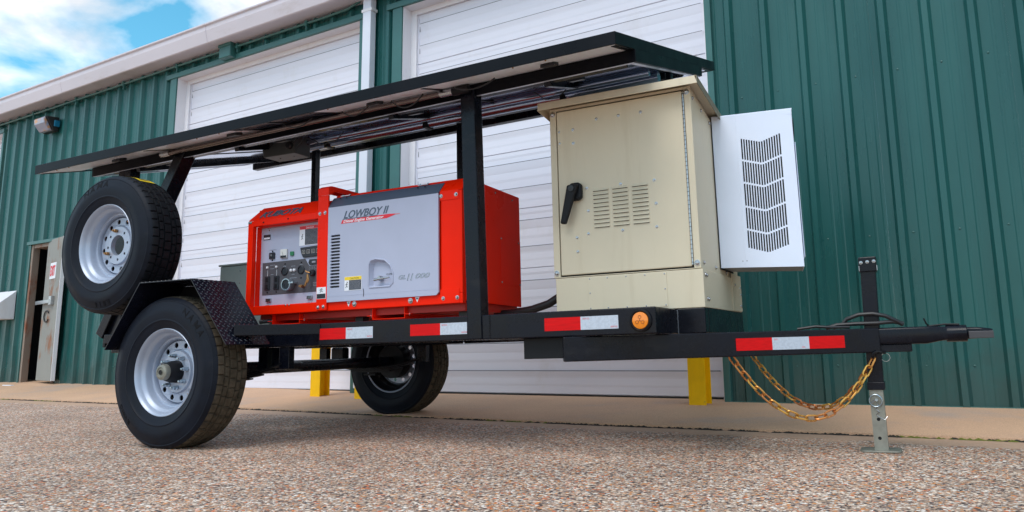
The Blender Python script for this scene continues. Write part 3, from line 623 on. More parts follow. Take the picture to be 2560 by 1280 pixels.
# jack
def lean(x, z): return x+0.016*(z-0.2)/0.6
def jbox(x0, x1, y0, y1, z0, z1):
    return MB().hexa([(lean(x0, z0), y0, z0), (lean(x1, z0), y0, z0), (lean(x1, z0), y1, z0), (lean(x0, z0), y1, z0), (lean(x0, z1), y0, z1), (lean(x1, z1), y0, z1), (lean(x1, z1), y1, z1), (lean(x0, z1), y1, z1)])
jk = part(jbox(3.270, 3.3335, 0.680, 0.755, 0.235, 0.765), 'jack', M_black, TR, 0.005)
part(jbox(3.266, 3.3375, 0.676, 0.759, 0.228, 0.262), 'jack_collar', M_black, jk, 0.003)
part(jbox(3.264, 3.339, 0.672, 0.762, 0.748, 0.815), 'jack_head', M_black, jk, 0.004)
bolts(jk, [(3.291, 0.672, 0.790), (3.318, 0.672, 0.792), (3.345, 0.672, 0.793)], 0.006)
mb = MB(); mb.box(3.281, 3.283, 0.668, 0.70, 0.752, 0.775); mb.box(3.355, 3.357, 0.668, 0.70, 0.752, 0.775); part(mb, 'jack_clip', M_zinc, jk)
hm = []
x0, x1, z0, z1 = 3.273, 3.329, -0.030, 0.228
pl = plate2d([(x0, z0), (x1, z0), (x1, z1), (x0, z1)], [circ(3.300, 0.102, 0.0075), circ(3.298, 0.022, 0.0075)], 0.004, lambda a, b, c: (a, 0.686+c, b))
leg = part(pl, 'drop_leg', M_galv, jk)
part(MB().box(x0, x1, 0.6885, 0.742, z0, z1-0.001), 'drop_leg_tube', M_galv, jk, 0.003)
mb = MB(); mb.disc((3.300, 0.102), 0.0075, 0.6875); mb.disc((3.298, 0.022), 0.0075, 0.6875); part(mb, 'pin_hole', M_dark, jk)
mb = MB(); mb.pxy(rrect(3.213, 3.380, 0.655, 0.785, 0.03, 4), -0.036, -0.028); part(mb, 'foot_plate', M_galv, jk, 0.002)
mb = MB(); mb.path([(3.296+0.026*math.cos(t), 0.680, 0.182+0.026*math.sin(t)) for t in [k*2*PI/20 for k in range(20)]], 0.0022, 6, True); mb.path([(3.275, 0.678, 0.168), (3.300, 0.672, 0.190)], 0.003, 6); mb.path([(3.300, 0.66, 0.186), (3.300, 0.69, 0.186)], 0.006, 8)
part(mb, 'lock_pin', M_nut, jk, smooth=True)
mb = MB(); mb.path([(3.300+0.006*math.sin(k), 0.682, 0.165-k*0.004) for k in range(14)]+[(3.325, 0.684, 0.10), (3.338, 0.69, 0.115)], 0.0015, 5); part(mb, 'pin_lanyard', M_zinc, jk, smooth=True)
mb = MB(); mb.path([(3.353+0.018*math.cos(t), 0.70, 0.368+0.018*math.sin(t)) for t in [k*2*PI/18 for k in range(18)]], 0.0012, 5, True); part(mb, 'wire_ring', M_zinc, TR, smooth=True)
mb = MB(); mb.path([(3.305, 0.64, 0.37), (3.308, 0.635, 0.386), (3.325, 0.635, 0.395), (3.34, 0.64, 0.392), (3.352, 0.66, 0.388)], 0.006, 8); mb.path([(3.318, 0.63, 0.392), (3.306, 0.632, 0.38), (3.302, 0.64, 0.366)], 0.004, 8); part(mb, 'chain_hook', M_blackm, TR, smooth=True)
# reflective tapes
def tape(plane, x0, x1, x2, z0, z1, order='rw', x3=None):
    segs = [(x0, x1, 'r'), (x1, x2, 'w')] if x3 is None else [(x0, x1, 'r'), (x1, x2, 'w'), (x2, x3, 'r')]
    for a, b, c in segs:
        mb = MB(); p = [plane(a), plane(b)]
        mb.hexa([(p[0][0], p[0][1], z0), (p[1][0], p[1][1], z0), (p[1][0], p[1][1]+0.0018, z0), (p[0][0], p[0][1]+0.0018, z0), (p[0][0], p[0][1], z1), (p[1][0], p[1][1], z1), (p[1][0], p[1][1]+0.0018, z1), (p[0][0], p[0][1]+0.0018, z1)])
        part(mb, 'reflective_tape', M_tred if c == 'r' else M_twht, TR)
        if c == 'w':
            for fx, fz in ((0.06, 0.78), (0.80, 0.10)):
                xx = a+(b-a)*fx; q = plane(xx)
                part(text_mb('DOT-C2', 0.009, lambda u, v, k, q=q, z=z0+(z1-z0)*fz: (q[0]+u*0.9, q[1]-0.0006-k+u*(plane(b)[1]-plane(a)[1])/(b-a), z+v), 0.0002), 'tape_print', M_rstk, TR)
P0 = lambda x: (x, -0.002)
tape(P0, 0.745, 0.914, 1.082, 0.524, 0.580); tape(P0, 1.306, 1.477, 1.624, 0.525, 0.579); tape(P0, 2.022, 2.194, 2.366, 0.523, 0.579)
PT = lambda x: (x, -0.032+(x-2.124)*(0.688/1.216)-0.003)
tape(PT, 2.778, 2.918, 3.061, 0.415, 0.468, x3=3.200)
# marker lamp
ml = MB(); ml.lathe([(0.028, -0.001), (0.046, -0.001), (0.047, -0.008), (0.040, -0.016), (0.036, -0.012), (0.036, 0)], 36, (2.466, 0, 0.552)); lm = part(ml, 'marker_lamp', M_blackm, TR, smooth=40)
mb = MB(); mb.lathe([(0.036, -0.006), (0.034, -0.014), (0.020, -0.018), (0.0005, -0.019)], 36, (2.466, 0, 0.552)); part(mb, 'lens', M_amber, lm, smooth=True)
mb = MB()
for k in range(3):
    an = PI/2+k*2*PI/3; cx, cz = 2.466+0.014*math.cos(an), 0.552+0.014*math.sin(an)
    mb.path([(cx+0.0065*math.cos(t), -0.0185, cz+0.0065*math.sin(t)) for t in [j*2*PI/14 for j in range(14)]], 0.0012, 5, True)
    mb.path([(2.466, -0.0195, 0.552), (cx*0.55+2.466*0.45, -0.0192, cz*0.55+0.552*0.45)], 0.0012, 5)
part(mb, 'lens_pattern', M_amberd, lm, smooth=True)
# posts
mb = MB(); yb0, yb1 = -0.009, 0.066
mb.hexa([(1.630, yb0, 0.497), (1.706, yb0, 0.497), (1.706, yb1, 0.497), (1.630, yb1, 0.497), (1.602, yb0, 1.690), (1.680, yb0, 1.690), (1.680, yb1, 1.705), (1.602, yb1, 1.705)])
part(mb, 'post', M_black, TR, 0.006)
part(MB().box(1.118, 1.170, 0.715, 0.765, Z1-0.02, 1.80), 'post', M_black, TR, 0.005)
part(MB().box(-0.017, 0.016, 0.715, 0.765, Z1-0.02, 1.80), 'post', M_black, TR, 0.005)
mb = MB(); mb.bar((-0.37, 0.05, 1.69), (-1.02, 0.05, 0.60), 0.07, 0.09, (0, 1, 0)); part(mb, 'diagonal_brace', M_black, TR, 0.005)
part(MB().box(-0.972, -0.858, 0.03, 0.10, Z1-0.01, 1.665), 'post', M_black, TR, 0.005)
part(MB().box(-0.95, -0.56, 0.02, 0.06, 1.02, 1.16), 'spare_bracket', M_black, TR, 0.004)
part(MB().box(-1.00, -0.9755, 0.02, 0.09, 0.53, 0.59), 'rear_lamp_box', M_blackm, TR, 0.004)
# under-panel structure
tz = lambda x, y: 1.6381+0.2708*(y+0.2238)+0.0143*x       # plane of the upper panel's lower edge
def slope_bar(x0, x1, y, zc, w_, h_, name, mt, bv=0.004):
    mb = MB(); mb.bar((x0, y, zc+0.0143*x0), (x1, y, zc+0.0143*x1), w_, h_); return part(mb, name, mt, TR, bv)
slope_bar(-0.03, 2.45, 0.75, 1.817, 0.05, 0.045, 'top_beam', M_black)
slope_bar(-0.02, 2.44, 0.665, 1.800, 0.012, 0.036, 'top_angle', M_anod)
slope_bar(-1.05, 2.44, 0.05, 1.672-0.012, 0.05, 0.028, 'top_beam', M_black)
slope_bar(-1.05, 2.40, 1.20, 1.925, 0.05, 0.05, 'top_beam', M_black)
mb = MB(); mb.path([(0.0, 0.54, 1.752), (2.44, 0.54, 1.752+0.0143*2.44)], 0.030, 20); part(mb, 'torque_tube', M_navy, TR, smooth=True)
mb = MB(); mb.path([(0.10, 0.38, 1.722), (2.44, 0.38, 1.722+0.0143*2.44)], 0.016, 16); part(mb, 'slide_tube', M_navy, TR, smooth=True)
for x in (0.28, 1.02, 1.90):
    zz = 1.752+0.0143*x
    mb = MB(); mb.box(x, x+0.03, 0.505, 0.575, zz-0.034, zz+0.04); part(mb, 'tube_clamp', M_blackm, TR, 0.003)
for x in (-0.80, 0.05, 1.15, 2.05):
    mb = MB(); mb.bar((x, 0.04, tz(x, 0.04)-0.072), (x, 1.22, tz(x, 1.22)-0.072), 0.035, 0.03); part(mb, 'cross_bar', M_black, TR, 0.003)
mb = MB(); mb.path([(-0.45, -0.025, 1.664), (1.60, -0.025, 1.6935)], 0.0125, 14); ap = part(mb, 'actuator_rod', M_pipe, TR, smooth=True)
mb = MB(); mb.path([(-0.49, -0.025, 1.6635), (-0.43, -0.025, 1.6645)], 0.016, 12); mb.path([(-0.51, -0.03, 1.660), (-0.49, -0.02, 1.667)], 0.012, 10); part(mb, 'rod_end', M_zinc, ap, smooth=True)
mb = MB(); mb.path([(1.50, -0.025, 1.692), (1.575, -0.025, 1.693)], 0.0175, 14); part(mb, 'rod_clamp', M_zinc, ap, smooth=True)
mb = MB(); mb.path([(1.575, -0.027, 1.690), (1.665, -0.027, 1.692)], 0.021, 14); part(mb, 'rod_gland', M_blackm, ap, smooth=True)
# fenders
def fender(mir):
    f = (lambda y: W-y) if mir else (lambda y: y)
    ya, yb_ = f(-0.372), f(-0.098)
    pts = [(-0.399, 0.508), (-0.149, 0.849), (0.236, 0.845), (0.502, 0.511)]; t = 0.005
    mb = MB()
    inn = [(-0.399+t, 0.506), (-0.149+t*0.4, 0.849-t), (0.236-t*0.4, 0.845-t), (0.502-t, 0.509)]
    mb.pxz(pts+inn[::-1], ya, yb_); fd = part(mb, 'fender', M_tread, TR)
    q0, q1 = sorted((f(-0.1005), f(-0.0965))); ip = MB(); ip.pxz([(-0.385, 0.520), (-0.146, 0.8435), (0.233, 0.8395), (0.488, 0.520)], q0, q1); part(ip, 'inner_panel', M_blackm, fd)
    bars = MB()
    def surf(p, q, n1, n2, off):
        p = Vector((p[0], 0, p[1])); q = Vector((q[0], 0, q[1])); d = (q-p); L_ = d.length; d.normalize(); nn_ = Vector((-d.z, 0, d.x));
        if nn_.z < 0: nn_ = -nn_
        k = 0; sgap = 0.030
        i = 0
        while 0.012+i*sgap < L_-0.008:
            j = 0
            while 0.012+j*sgap < 0.262:
                for (oi, oj, dirn) in ((0, 0, 1), (0.5, 0.5, -1)):
                    u = 0.012+(i+oi)*sgap; v = 0.012+(j+oj)*sgap
                    if u > L_-0.008 or v > 0.264: continue
                    ys = -0.372+v; yy_ = f(ys)
                    c = p+d*u+Vector((0, yy_, 0)); a = (d*1+Vector((0, 1, 0))*dirn*(1 if not mir else -1)).normalized(); b = a.cross(nn_)
                    P_ = [c-a*0.0105, c+b*0.0032, c+a*0.0105, c-b*0.0032]
                    bars.add([q_+nn_*0.0003 for q_ in P_]+[c-a*0.006+nn_*0.0022, c+a*0.006+nn_*0.0022], [(0, 1, 4), (1, 5, 4), (1, 2, 5), (2, 3, 5), (3, 4, 5), (3, 0, 4)])
                j += 1
            i += 1
    surf(pts[0], pts[1], 0, 0, 0); surf(pts[1], pts[2], 0, 0, 0); surf(pts[2], pts[3], 0, 0, 0)
    part(bars, 'tread_pattern', mat('tread_edge', (0.03, 0.033, 0.045), 0.22, coat=0.6), fd, stuff=True)
    mb = MB(); mb.bar((0.05, f(-0.12), 0.843), (0.05, f(0.05), 0.62), 0.03, 0.03, (1, 0, 0)); part(mb, 'fender_strut', M_black, fd)
fender(False); fender(True)

# ------------------------------------------------------------------ wheels
TN = 500
def tyre_mesh(name, mt_tread):
    R = 0.390
    side = [(0.221, 0.006), (0.224, 0.000), (0.232, -0.004), (0.250, -0.012), (0.262, -0.0165), (0.264, -0.0190), (0.268, -0.0190), (0.271, -0.0175), (0.300, -0.0215), (0.322, -0.0205), (0.325, -0.0190), (0.345, -0.0140), (0.360, -0.0075), (0.363, -0.0085), (0.3665, -0.0075), (0.369, -0.004), (0.378, 0.003)]
    tr = [(0.3825, 0.009, 's'), (0.3855, 0.016, 's'), (0.3875, 0.030, 's'), (0.3885, 0.040, 's'), (0.3795, 0.0425, 'g'), (0.3795, 0.0475, 'g'), (0.3893, 0.050, 'c'), (0.3898, 0.070, 'c'), (0.3805, 0.0725, 'g'), (0.3805, 0.0775, 'g'), (0.390, 0.080, 'm'), (0.3903, 0.0975, 'm'), (0.390, 0.115, 'm')]
    tr = tr + [(r, 0.195-y, k) for r, y, k in tr[:-3][::-1]]
    side2 = [(r, 0.195-y, '') for r, y in side[::-1]]
    prof = [(r, y, '') for r, y in side]+tr+side2
    m = len(prof); vs = []; fs = []; mi = []
    i0 = len(side); i1 = i0+len(tr)
    for k in range(TN):
        an = 2*PI*k/TN; ca, sa = math.cos(an), math.sin(an)
        for i, (r, y, kd) in enumerate(prof):
            if kd == 's' and k % 10 == (0 if y < 0.1 else 5): r -= 0.009 if 0.012 < y < 0.185 else 0.003
            if kd == 'c' and (k+(2 if y < 0.1 else 7)) % 10 == 0: r -= 0.009
            if kd == 'm' and (k+4) % 10 == 0: r -= 0.007
            zz = r*sa
            vs.append((r*ca, y, zz))
    for k in range(TN):
        k2 = (k+1) % TN
        for i in range(m-1):
            fs.append((k*m+i, k*m+i+1, k2*m+i+1, k2*m+i)); mi.append(1 if i0 <= i < i1 else 0)
        fs.append((k*m+m-1, k*m, k2*m, k2*m+m-1)); mi.append(0)
    me = bpy.data.meshes.new(name); me.from_pydata(vs, [], fs); me.materials.append(M_tyre); me.materials.append(mt_tread)
    me.polygons.foreach_set('material_index', mi); me.update()
    bm = bmesh.new(); bm.from_mesh(me); bmesh.ops.recalc_face_normals(bm, faces=bm.faces); bm.to_mesh(me); bm.free()
    me.shade_smooth(); me.set_sharp_from_angle(angle=math.radians(32)); return me
def rim_mesh():
    mb = MB()
    mb.lathe([(0.218, 0.012), (0.2225, 0.004), (0.2225, -0.001), (0.2195, -0.003), (0.214, 0.001), (0.206, 0.010), (0.2035, 0.020), (0.199, 0.026), (0.190, 0.032), (0.184, 0.042), (0.182, 0.060), (0.179, 0.070), (0.172, 0.071), (0.169, 0.069), (0.1665, 0.072), (0.1655, 0.082), (0.1650, 0.106)], 96)
    mb.lathe([(0.2225, 0.199), (0.218, 0.200), (0.212, 0.196)], 96)
    # dished disc with real vent and stud holes
    vents = [circ(0.138*math.cos(2*PI*k/12+0.26), 0.138*math.sin(2*PI*k/12+0.26), 0.0145, 12) for k in range(12)]
    studs = [circ(0.0825*math.cos(2*PI*k/8+0.2), 0.0825*math.sin(2*PI*k/8+0.2), 0.008, 10) for k in range(8)]
    def dish(a, b, c):
        r = math.hypot(a, b)
        y = 0.093
        if r < 0.113: y = 0.088
        return (a, y+c, b)
    p = plate2d(circ(0, 0, 0.1575, 72), vents+[circ(0, 0, 0.1125, 48)], 0.005, dish)
    mb.add(p.v, p.f)
    mb.lathe([(0.1125, 0.091), (0.110, 0.085), (0.106, 0.077)], 48)
    p = plate2d(circ(0, 0, 0.1065, 48), studs+[circ(0, 0, 0.058, 36)], 0.005, lambda a, b, c: (a, 0.0775+c, b)); mb.add(p.v, p.f)
    mb.lathe([(0.058, 0.075), (0.0565, 0.085), (0.0565, 0.10)], 36)
    mb.lathe([(0.1658, 0.107), (0.1635, 0.104), (0.1605, 0.096), (0.1570, 0.0915)], 72)
    return mesh_of(mb, 'rim', M_rim, smooth=35)
BRM = mesh_of(MB().lathe([(0.212, 0.196), (0.205, 0.178), (0.200, 0.165), (0.182, 0.150), (0.178, 0.10), (0.168, 0.098)], 96), 'rim_barrel', M_blackm, smooth=True)  # black puts the shade inside the silver rim into its colour
TY1 = tyre_mesh('tyre', M_tread_r); TY2 = tyre_mesh('tyre', M_tread_n); RIM = rim_mesh()
nb = MB(); nb.lathe([(0.0125, 0.0), (0.0125, -0.004), (0.0105, -0.008), (0.0105, -0.022), (0.008, -0.027), (0.0005, -0.029)], 6)
nb.lathe([(0.0062, -0.02), (0.0062, -0.037), (0.0005, -0.038)], 8); NUT = mesh_of(nb, 'lug_nut', M_nut)
nb2 = MB(); nb2.lathe([(0.011, 0.0), (0.0095, -0.016), (0.006, -0.018), (0.006, -0.026), (0.0005, -0.027)], 6); NUTB = mesh_of(nb2, 'lug_nut', M_brass)
def arc_text(s, r0, a0, size, par, C, flip=1, bold=0.002, sx=1.0):
    mb = MB(); step = size*0.86*sx/r0
    for i, ch in enumerate(s):
        an = a0-i*step
        def fn(a, b, c, an=an):
            a -= size*0.35*sx
            ra = r0+b; x_ = -math.sin(an-PI/2)*0
            ct, st = math.cos(an), math.sin(an)
            px = ct*(r0+b)+st*a; pz = st*(r0+b)-ct*a
            rr = math.hypot(px, pz)
            dy = -0.0205 if rr < 0.325 else (-0.0205+(rr-0.325)*0.30)
            return (C[0]+px, C[1]+dy-c, C[2]+pz)
        t = text_mb(ch, size, fn, 0.0005, bold=bold, sx=sx); part(t, 'sidewall_letter', M_letter, par)
def wheel(name, C, mir, tyre, par=None, label=None, rot0=0.0):
    if par is None: wt = thing('spare_wheel', label, 'spare wheel', (C[0], C[1], C[2]), FT)
    else:
        wt = bpy.data.objects.new('wheel', None); COL.objects.link(wt); wt.parent = par; wt.location = Vector(C)-BASE[par.name]; BASE[wt.name] = Vector(C); wt.empty_display_size = 0.1
    rot = Matrix.Rotation(PI, 3, 'Z') if mir else Matrix.Rotation(rot0, 3, 'Y')
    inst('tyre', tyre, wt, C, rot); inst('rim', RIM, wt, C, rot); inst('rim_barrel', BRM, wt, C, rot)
    return wt, rot
near, rt = wheel('wheel', (0, -0.316, 0.384), False, TY1, TR, rot0=0.05)
far, rtf = wheel('wheel', (0, W+0.316, 0.384), True, TY1, TR)
for wt, rot, C in ((near, rt, Vector((0, -0.316, 0.384))), (far, rtf, Vector((0, W+0.316, 0.384)))):
    for k in range(8):
        p = rot @ Vector((0.0825*math.cos(2*PI*k/8+0.2), 0.073, 0.0825*math.sin(2*PI*k/8+0.2)))
        inst('lug_nut', NUT, wt, C+p, rot)
    hb = MB(); hb.lathe([(0.056, 0.09), (0.056, 0.045), (0.050, 0.030), (0.044, 0.012), (0.040, 0.010)], 36); me = mesh_of(hb, 'hub', M_blackm, smooth=True); inst('hub', me, wt, C, rot)
    hb = MB(); hb.lathe([(0.041, 0.014), (0.041, -0.006), (0.038, -0.014), (0.026, -0.018), (0.024, -0.014), (0.014, -0.014), (0.013, -0.018), (0.0005, -0.018)], 36); me = mesh_of(hb, 'grease_cap', M_galv, smooth=35); inst('grease_cap', me, wt, C, rot)
    hb = MB(); hb.lathe([(0.0135, -0.0145), (0.012, -0.0195), (0.0005, -0.0195)], 20); inst('cap_plug', mesh_of(hb, 'cap_plug', M_blackm, smooth=True), wt, C, rot)
    db = MB(); dR = 0.154 if wt is near else 0.120; db.lathe([(0.0005, 0.112), (dR-0.004, 0.112), (dR, 0.117), (dR, 0.195), (0.0005, 0.195)], 40); inst('brake_drum', mesh_of(db, 'brake_drum', M_blackm, smooth=35), wt, C, rot)
arc_text('NAMA', 0.316, math.radians(62), 0.052, near, (0, -0.316, 0.384), sx=1.15, bold=0.0008)
arc_text('RWMG', 0.322, math.radians(228), 0.036, near, (0, -0.316, 0.384), sx=1.0, bold=0.0005)
def decal(par, C, an, r, wd, h, mt, y=-0.003, nm='sticker'):
    ct, st = math.cos(an), math.sin(an); c = Vector((C[0]+ct*r, C[1]+y, C[2]+st*r)); t = Vector((-st, 0, ct)); n_ = Vector((ct, 0, st))
    mb = MB(); P_ = [c-t*h/2-n_*wd/2, c-t*h/2+n_*wd/2, c+t*h/2+n_*wd/2, c+t*h/2-n_*wd/2]; up = Vector((0, -0.001, 0))
    mb.hexa([tuple(q) for q in P_]+[tuple(q+up) for q in P_]); return part(mb, nm, mt, par)
decal(near, (0, -0.316, 0.384), math.radians(52), 0.150, 0.02, 0.035, M_rstk, 0.0835)
mb = MB(); mb.path([(0.170*math.cos(-0.7), -0.316+0.06, 0.384+0.170*math.sin(-0.7)), (0.185*math.cos(-0.7), -0.316+0.035, 0.384+0.172*math.sin(-0.7))], 0.003, 8); part(mb, 'valve_stem', M_brass, near, smooth=True)
SC = (-0.522, -0.3275, 1.0908)
sp, rs = wheel('spare', SC, False, TY2, None, 'clean spare wheel mounted upright above the rear of the trailer', rot0=0.1)
for an in (math.radians(98), math.radians(212)):
    inst('lug_nut', NUTB, sp, Vector(SC)+Vector((0.0825*math.cos(an), 0.072, 0.0825*math.sin(an))))
arc_text('NAMA', 0.320, math.radians(120), 0.052, sp, SC, sx=1.25, bold=0.0008)
arc_text('R816', 0.326, math.radians(285), 0.040, sp, SC, sx=1.0, bold=0.0006)
mb = MB(); mb.box(SC[0]-0.12, SC[0]+0.12, 0.0, 0.018, SC[2]-0.12, SC[2]+0.12); part(mb, 'mounting_plate', M_blackm, sp)
decal(sp, SC, math.radians(55), 0.150, 0.016, 0.05, M_rstk, 0.0835)
mb = MB(); mb.path([(SC[0]+0.172*math.cos(0.72), SC[1]+0.06, SC[2]+0.172*math.sin(0.72)), (SC[0]+0.184*math.cos(0.72), SC[1]+0.03, SC[2]+0.176*math.sin(0.72))], 0.003, 8); part(mb, 'valve_stem', M_brass, sp, smooth=True)
# yellow paper label stuck to the top of the spare tread
mb = MB(); vs = []
for i in range(9):
    an = math.radians(62+i*2.6); rr = 0.3925
    for y in (0.055, 0.150): vs.append((SC[0]+rr*math.cos(an), SC[1]+y, SC[2]+rr*math.sin(an)))
mb.add(vs, [(2*i, 2*i+1, 2*i+3, 2*i+2) for i in range(8)]); part(mb, 'tread_label', M_ystk, sp)
mb = MB(); vs = []
for i in range(4):
    an = math.radians(66+i*3.2); rr = 0.3932
    for y in (0.075, 0.132): vs.append((SC[0]+rr*math.cos(an), SC[1]+y, SC[2]+rr*math.sin(an)))
mb.add(vs, [(2*i, 2*i+1, 2*i+3, 2*i+2) for i in (0, 2)]); part(mb, 'tread_label_print', M_kstk, sp)

# ================================================================== SOLAR PANELS
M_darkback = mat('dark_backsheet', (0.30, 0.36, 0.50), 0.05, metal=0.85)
def panel(name, label, x0, x1, y0, y1, off, h, ncell, mback=M_back, mfl=M_anod):
    t = thing(name, label, 'solar panel', ((x0+x1)/2, (y0+y1)/2, tz((x0+x1)/2, (y0+y1)/2)+off), FT)
    P_ = lambda x, y, z: (x, y-0.26*z, tz(x, y)+off+z*0.965)
    def sb(xa, xb, ya, yb_, za, zb):
        return MB().hexa([P_(xa, ya, za), P_(xb, ya, za), P_(xb, yb_, za), P_(xa, yb_, za), P_(xa, ya, zb), P_(xb, ya, zb), P_(xb, yb_, zb), P_(xa, yb_, zb)])
    fw = 0.010
    def Pv(x, y, z): return (x, y, tz(x, y)+off+z)
    def sv(xa, xb, ya, yb_, za, zb):
        return MB().hexa([Pv(xa, ya, za), Pv(xb, ya, za), Pv(xb, yb_, za), Pv(xa, yb_, za), Pv(xa, ya, zb), Pv(xb, ya, zb), Pv(xb, yb_, zb), Pv(xa, yb_, zb)])
    part(sv(x0, x1, y0, y0+fw, 0, h), 'frame_rail', M_anod, t, 0.0015); part(sv(x0, x1, y1-fw, y1, 0, h), 'frame_rail', M_anod, t, 0.0015)
    part(sv(x0, x0+fw, y0+fw+.0005, y1-fw-.0005, 0.0005, h-.0005), 'frame_rail', M_anod, t, 0.0015); part(sv(x1-fw, x1, y0+fw+.0005, y1-fw-.0005, 0.0005, h-.0005), 'frame_rail', M_anod, t, 0.0015)
    # inward flanges at the bottom
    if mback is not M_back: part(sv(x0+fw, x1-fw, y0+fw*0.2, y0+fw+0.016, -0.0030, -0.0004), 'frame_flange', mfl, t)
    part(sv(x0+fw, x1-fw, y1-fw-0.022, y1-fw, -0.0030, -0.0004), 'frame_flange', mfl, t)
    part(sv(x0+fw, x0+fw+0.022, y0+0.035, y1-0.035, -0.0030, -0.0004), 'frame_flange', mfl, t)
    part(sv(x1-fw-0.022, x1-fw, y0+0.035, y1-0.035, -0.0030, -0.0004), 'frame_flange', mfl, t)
    nn_ = ncell
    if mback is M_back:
        for xa, xb, mm in ((x0+fw+.001, 0.27, mback), (0.271, 0.86, M_darkback), (0.861, x1-fw-.001, mback)):  # pale and dark stretches: mirrored doors put into the colour
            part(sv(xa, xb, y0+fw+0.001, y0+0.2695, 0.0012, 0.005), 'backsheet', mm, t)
    for k in range(nn_):
        xa = x0+fw+(x1-x0-2*fw)*k/nn_+0.002; xb = x0+fw+(x1-x0-2*fw)*(k+1)/nn_-0.002
        ys = y0+0.27 if mback is M_back else y0+fw+0.001
        sh = part(sv(xa, xb, ys, y1-fw-0.001, 0.0012, 0.005), 'backsheet', M_darkback, t)
        part(sv(xa, xb, y0+fw+0.001, y1-fw-0.001, h-0.0075, h-0.002), 'glass', M_cell, sh)
        if k: part(sv(xa-0.012, xa+0.008, y0+fw+0.025, y1-fw-0.025, -0.002, 0.0008), 'frame_divider', M_anod, t)
        xm = (xa+xb)/2
        part(sv(xm+0.10, xm+0.17, y0+0.10, y0+0.15, -0.016, 0.0008), 'junction_box', M_cable, t, 0.003)
    return t, Pv, sv
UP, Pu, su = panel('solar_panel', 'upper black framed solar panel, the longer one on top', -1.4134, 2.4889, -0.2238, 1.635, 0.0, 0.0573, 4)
LOW, Pl, sl = panel('solar_panel', 'lower black framed solar panel slung inset beneath the longer one', -1.216, 2.494, 0.016, 1.258, -0.0605, 0.0595, 4, mat('black_backsheet', (0.30, 0.36, 0.50), 0.05, metal=0.85), mat('lit_flange', (0.62, 0.66, 0.76), 0.3, metal=0.4))  # bright flange colour stands in for light on the lower frame edge
for x in (-1.22, -1.10, 0.02, 0.19, 0.95, 2.0, 2.16): inst('bolt', BM_brs, UP, Pu(x, -0.205, 0.0), RZN.inverted() if False else Matrix.Rotation(PI/2, 3, 'X'))
for (xa, xb, sag) in ((0.95, 1.12, 0.035), (1.26, 1.45, 0.05), (1.62, 1.85, 0.03), (0.55, 0.75, 0.03)):
    pts = []
    for i in range(13):
        t_ = i/12; x = xa+(xb-xa)*t_; q = Pu(x, -0.10, 0.0); pts.append((q[0], q[1], q[2]-sag*4*t_*(1-t_)-0.012))
    mb = MB(); mb.path(pts, 0.0035, 6); part(mb, 'cable', M_cable, UP, smooth=True)
for (xa, xb, sag, yy) in ((1.85, 2.05, 0.05, 0.30), (1.2, 1.5, 0.03, 0.45), (0.35, 0.6, 0.05, 0.32), (0.15, 0.33, 0.04, 0.28)):
    pts = []
    for i in range(13):
        t_ = i/12; x = xa+(xb-xa)*t_; q = Pl(x, yy, 0.0); pts.append((q[0], q[1], q[2]-sag*4*t_*(1-t_)-0.008+0.006*math.sin(t_*14)))
    mb = MB(); mb.path(pts, 0.003, 6); part(mb, 'cable', M_cable, LOW, smooth=True)
CB = thing('combiner_box', 'dark grey box with round gland hung beneath the solar panels', 'junction box', (0.15, 0.27, 1.63), FT)
mb = MB(); mb.hexa([(0.022, 0.270, 1.638), (0.272, 0.270, 1.634), (0.272, 0.40, 1.634), (0.022, 0.40, 1.638), (-0.006, 0.270, 1.745), (0.266, 0.270, 1.722), (0.266, 0.40, 1.76), (-0.006, 0.40, 1.775)]); part(mb, 'box', M_jbox, CB, 0.003)
mb = MB(); mb.lathe([(0.024, 0.0), (0.024, -0.014), (0.018, -0.020), (0.0005, -0.020)], 20, (0.235, 0.269, 1.684)); part(mb, 'gland', M_cable, CB, smooth=35)
mb = MB(); mb.path([(0.0+0.16*i/12, 0.262, 1.722-0.03*math.sin(i/12*PI*1.4)) for i in range(13)], 0.003, 6); mb.path([(0.26, 0.262, 1.69), (0.30, 0.262, 1.72), (0.33, 0.27, 1.73), (0.36, 0.30, 1.71)], 0.003, 6); part(mb, 'cable', M_cable, CB, smooth=True)
for x in (0.10, 0.21): inst('bolt', BM_blk, CB, (x, 0.33, 1.636), Matrix.Rotation(PI/2, 3, 'X'))
# ================================================================== GENERATOR
GY = 0.105
G = thing('generator', 'red and silver diesel generator set strapped on the trailer deck', 'generator', (0.82, 0.4, 0.62), FT)
# body shell
mb = MB(); yb2 = 0.700
mb.pyz([(GY+0.012, 0.690), (yb2, 0.690), (yb2, 1.290), (GY+0.062, 1.303), (GY+0.012, 1.236)], 0.72, 1.535); part(mb, 'housing', M_red, G, 0.003)
mb = MB(); mb.pyz([(GY+0.075, 0.690), (yb2-0.003, 0.690), (yb2-0.003, 1.288), (GY+0.075, 1.290)], 0.100, 0.7195); part(mb, 'rear_housing', M_red, G, 0.003)
# right end panel, slightly proud, with access panel
mb = MB(); mb.pyz([(GY+0.03, 0.688), (yb2+0.002, 0.676), (yb2+0.002, 1.292), (GY+0.062, 1.303), (GY+0.02, 1.245)], 1.5355, 1.541); ep = part(mb, 'end_panel', M_red, G, 0.002)
mb = MB(); mb.box(1.5412, 1.5428, 0.473, 0.700, 0.792, 1.04); part(mb, 'access_panel', M_red, ep, 0.001)
for (y, z) in ((0.425, 1.272), (0.612, 1.262), (0.480, 1.033), (0.675, 1.028), (0.482, 0.80), (0.686, 0.797), (0.245, 1.215), (0.25, 1.0), (0.25, 0.74)): inst('bolt', BM_zinc[0.0045], ep, (1.5435, y, z), RXP)
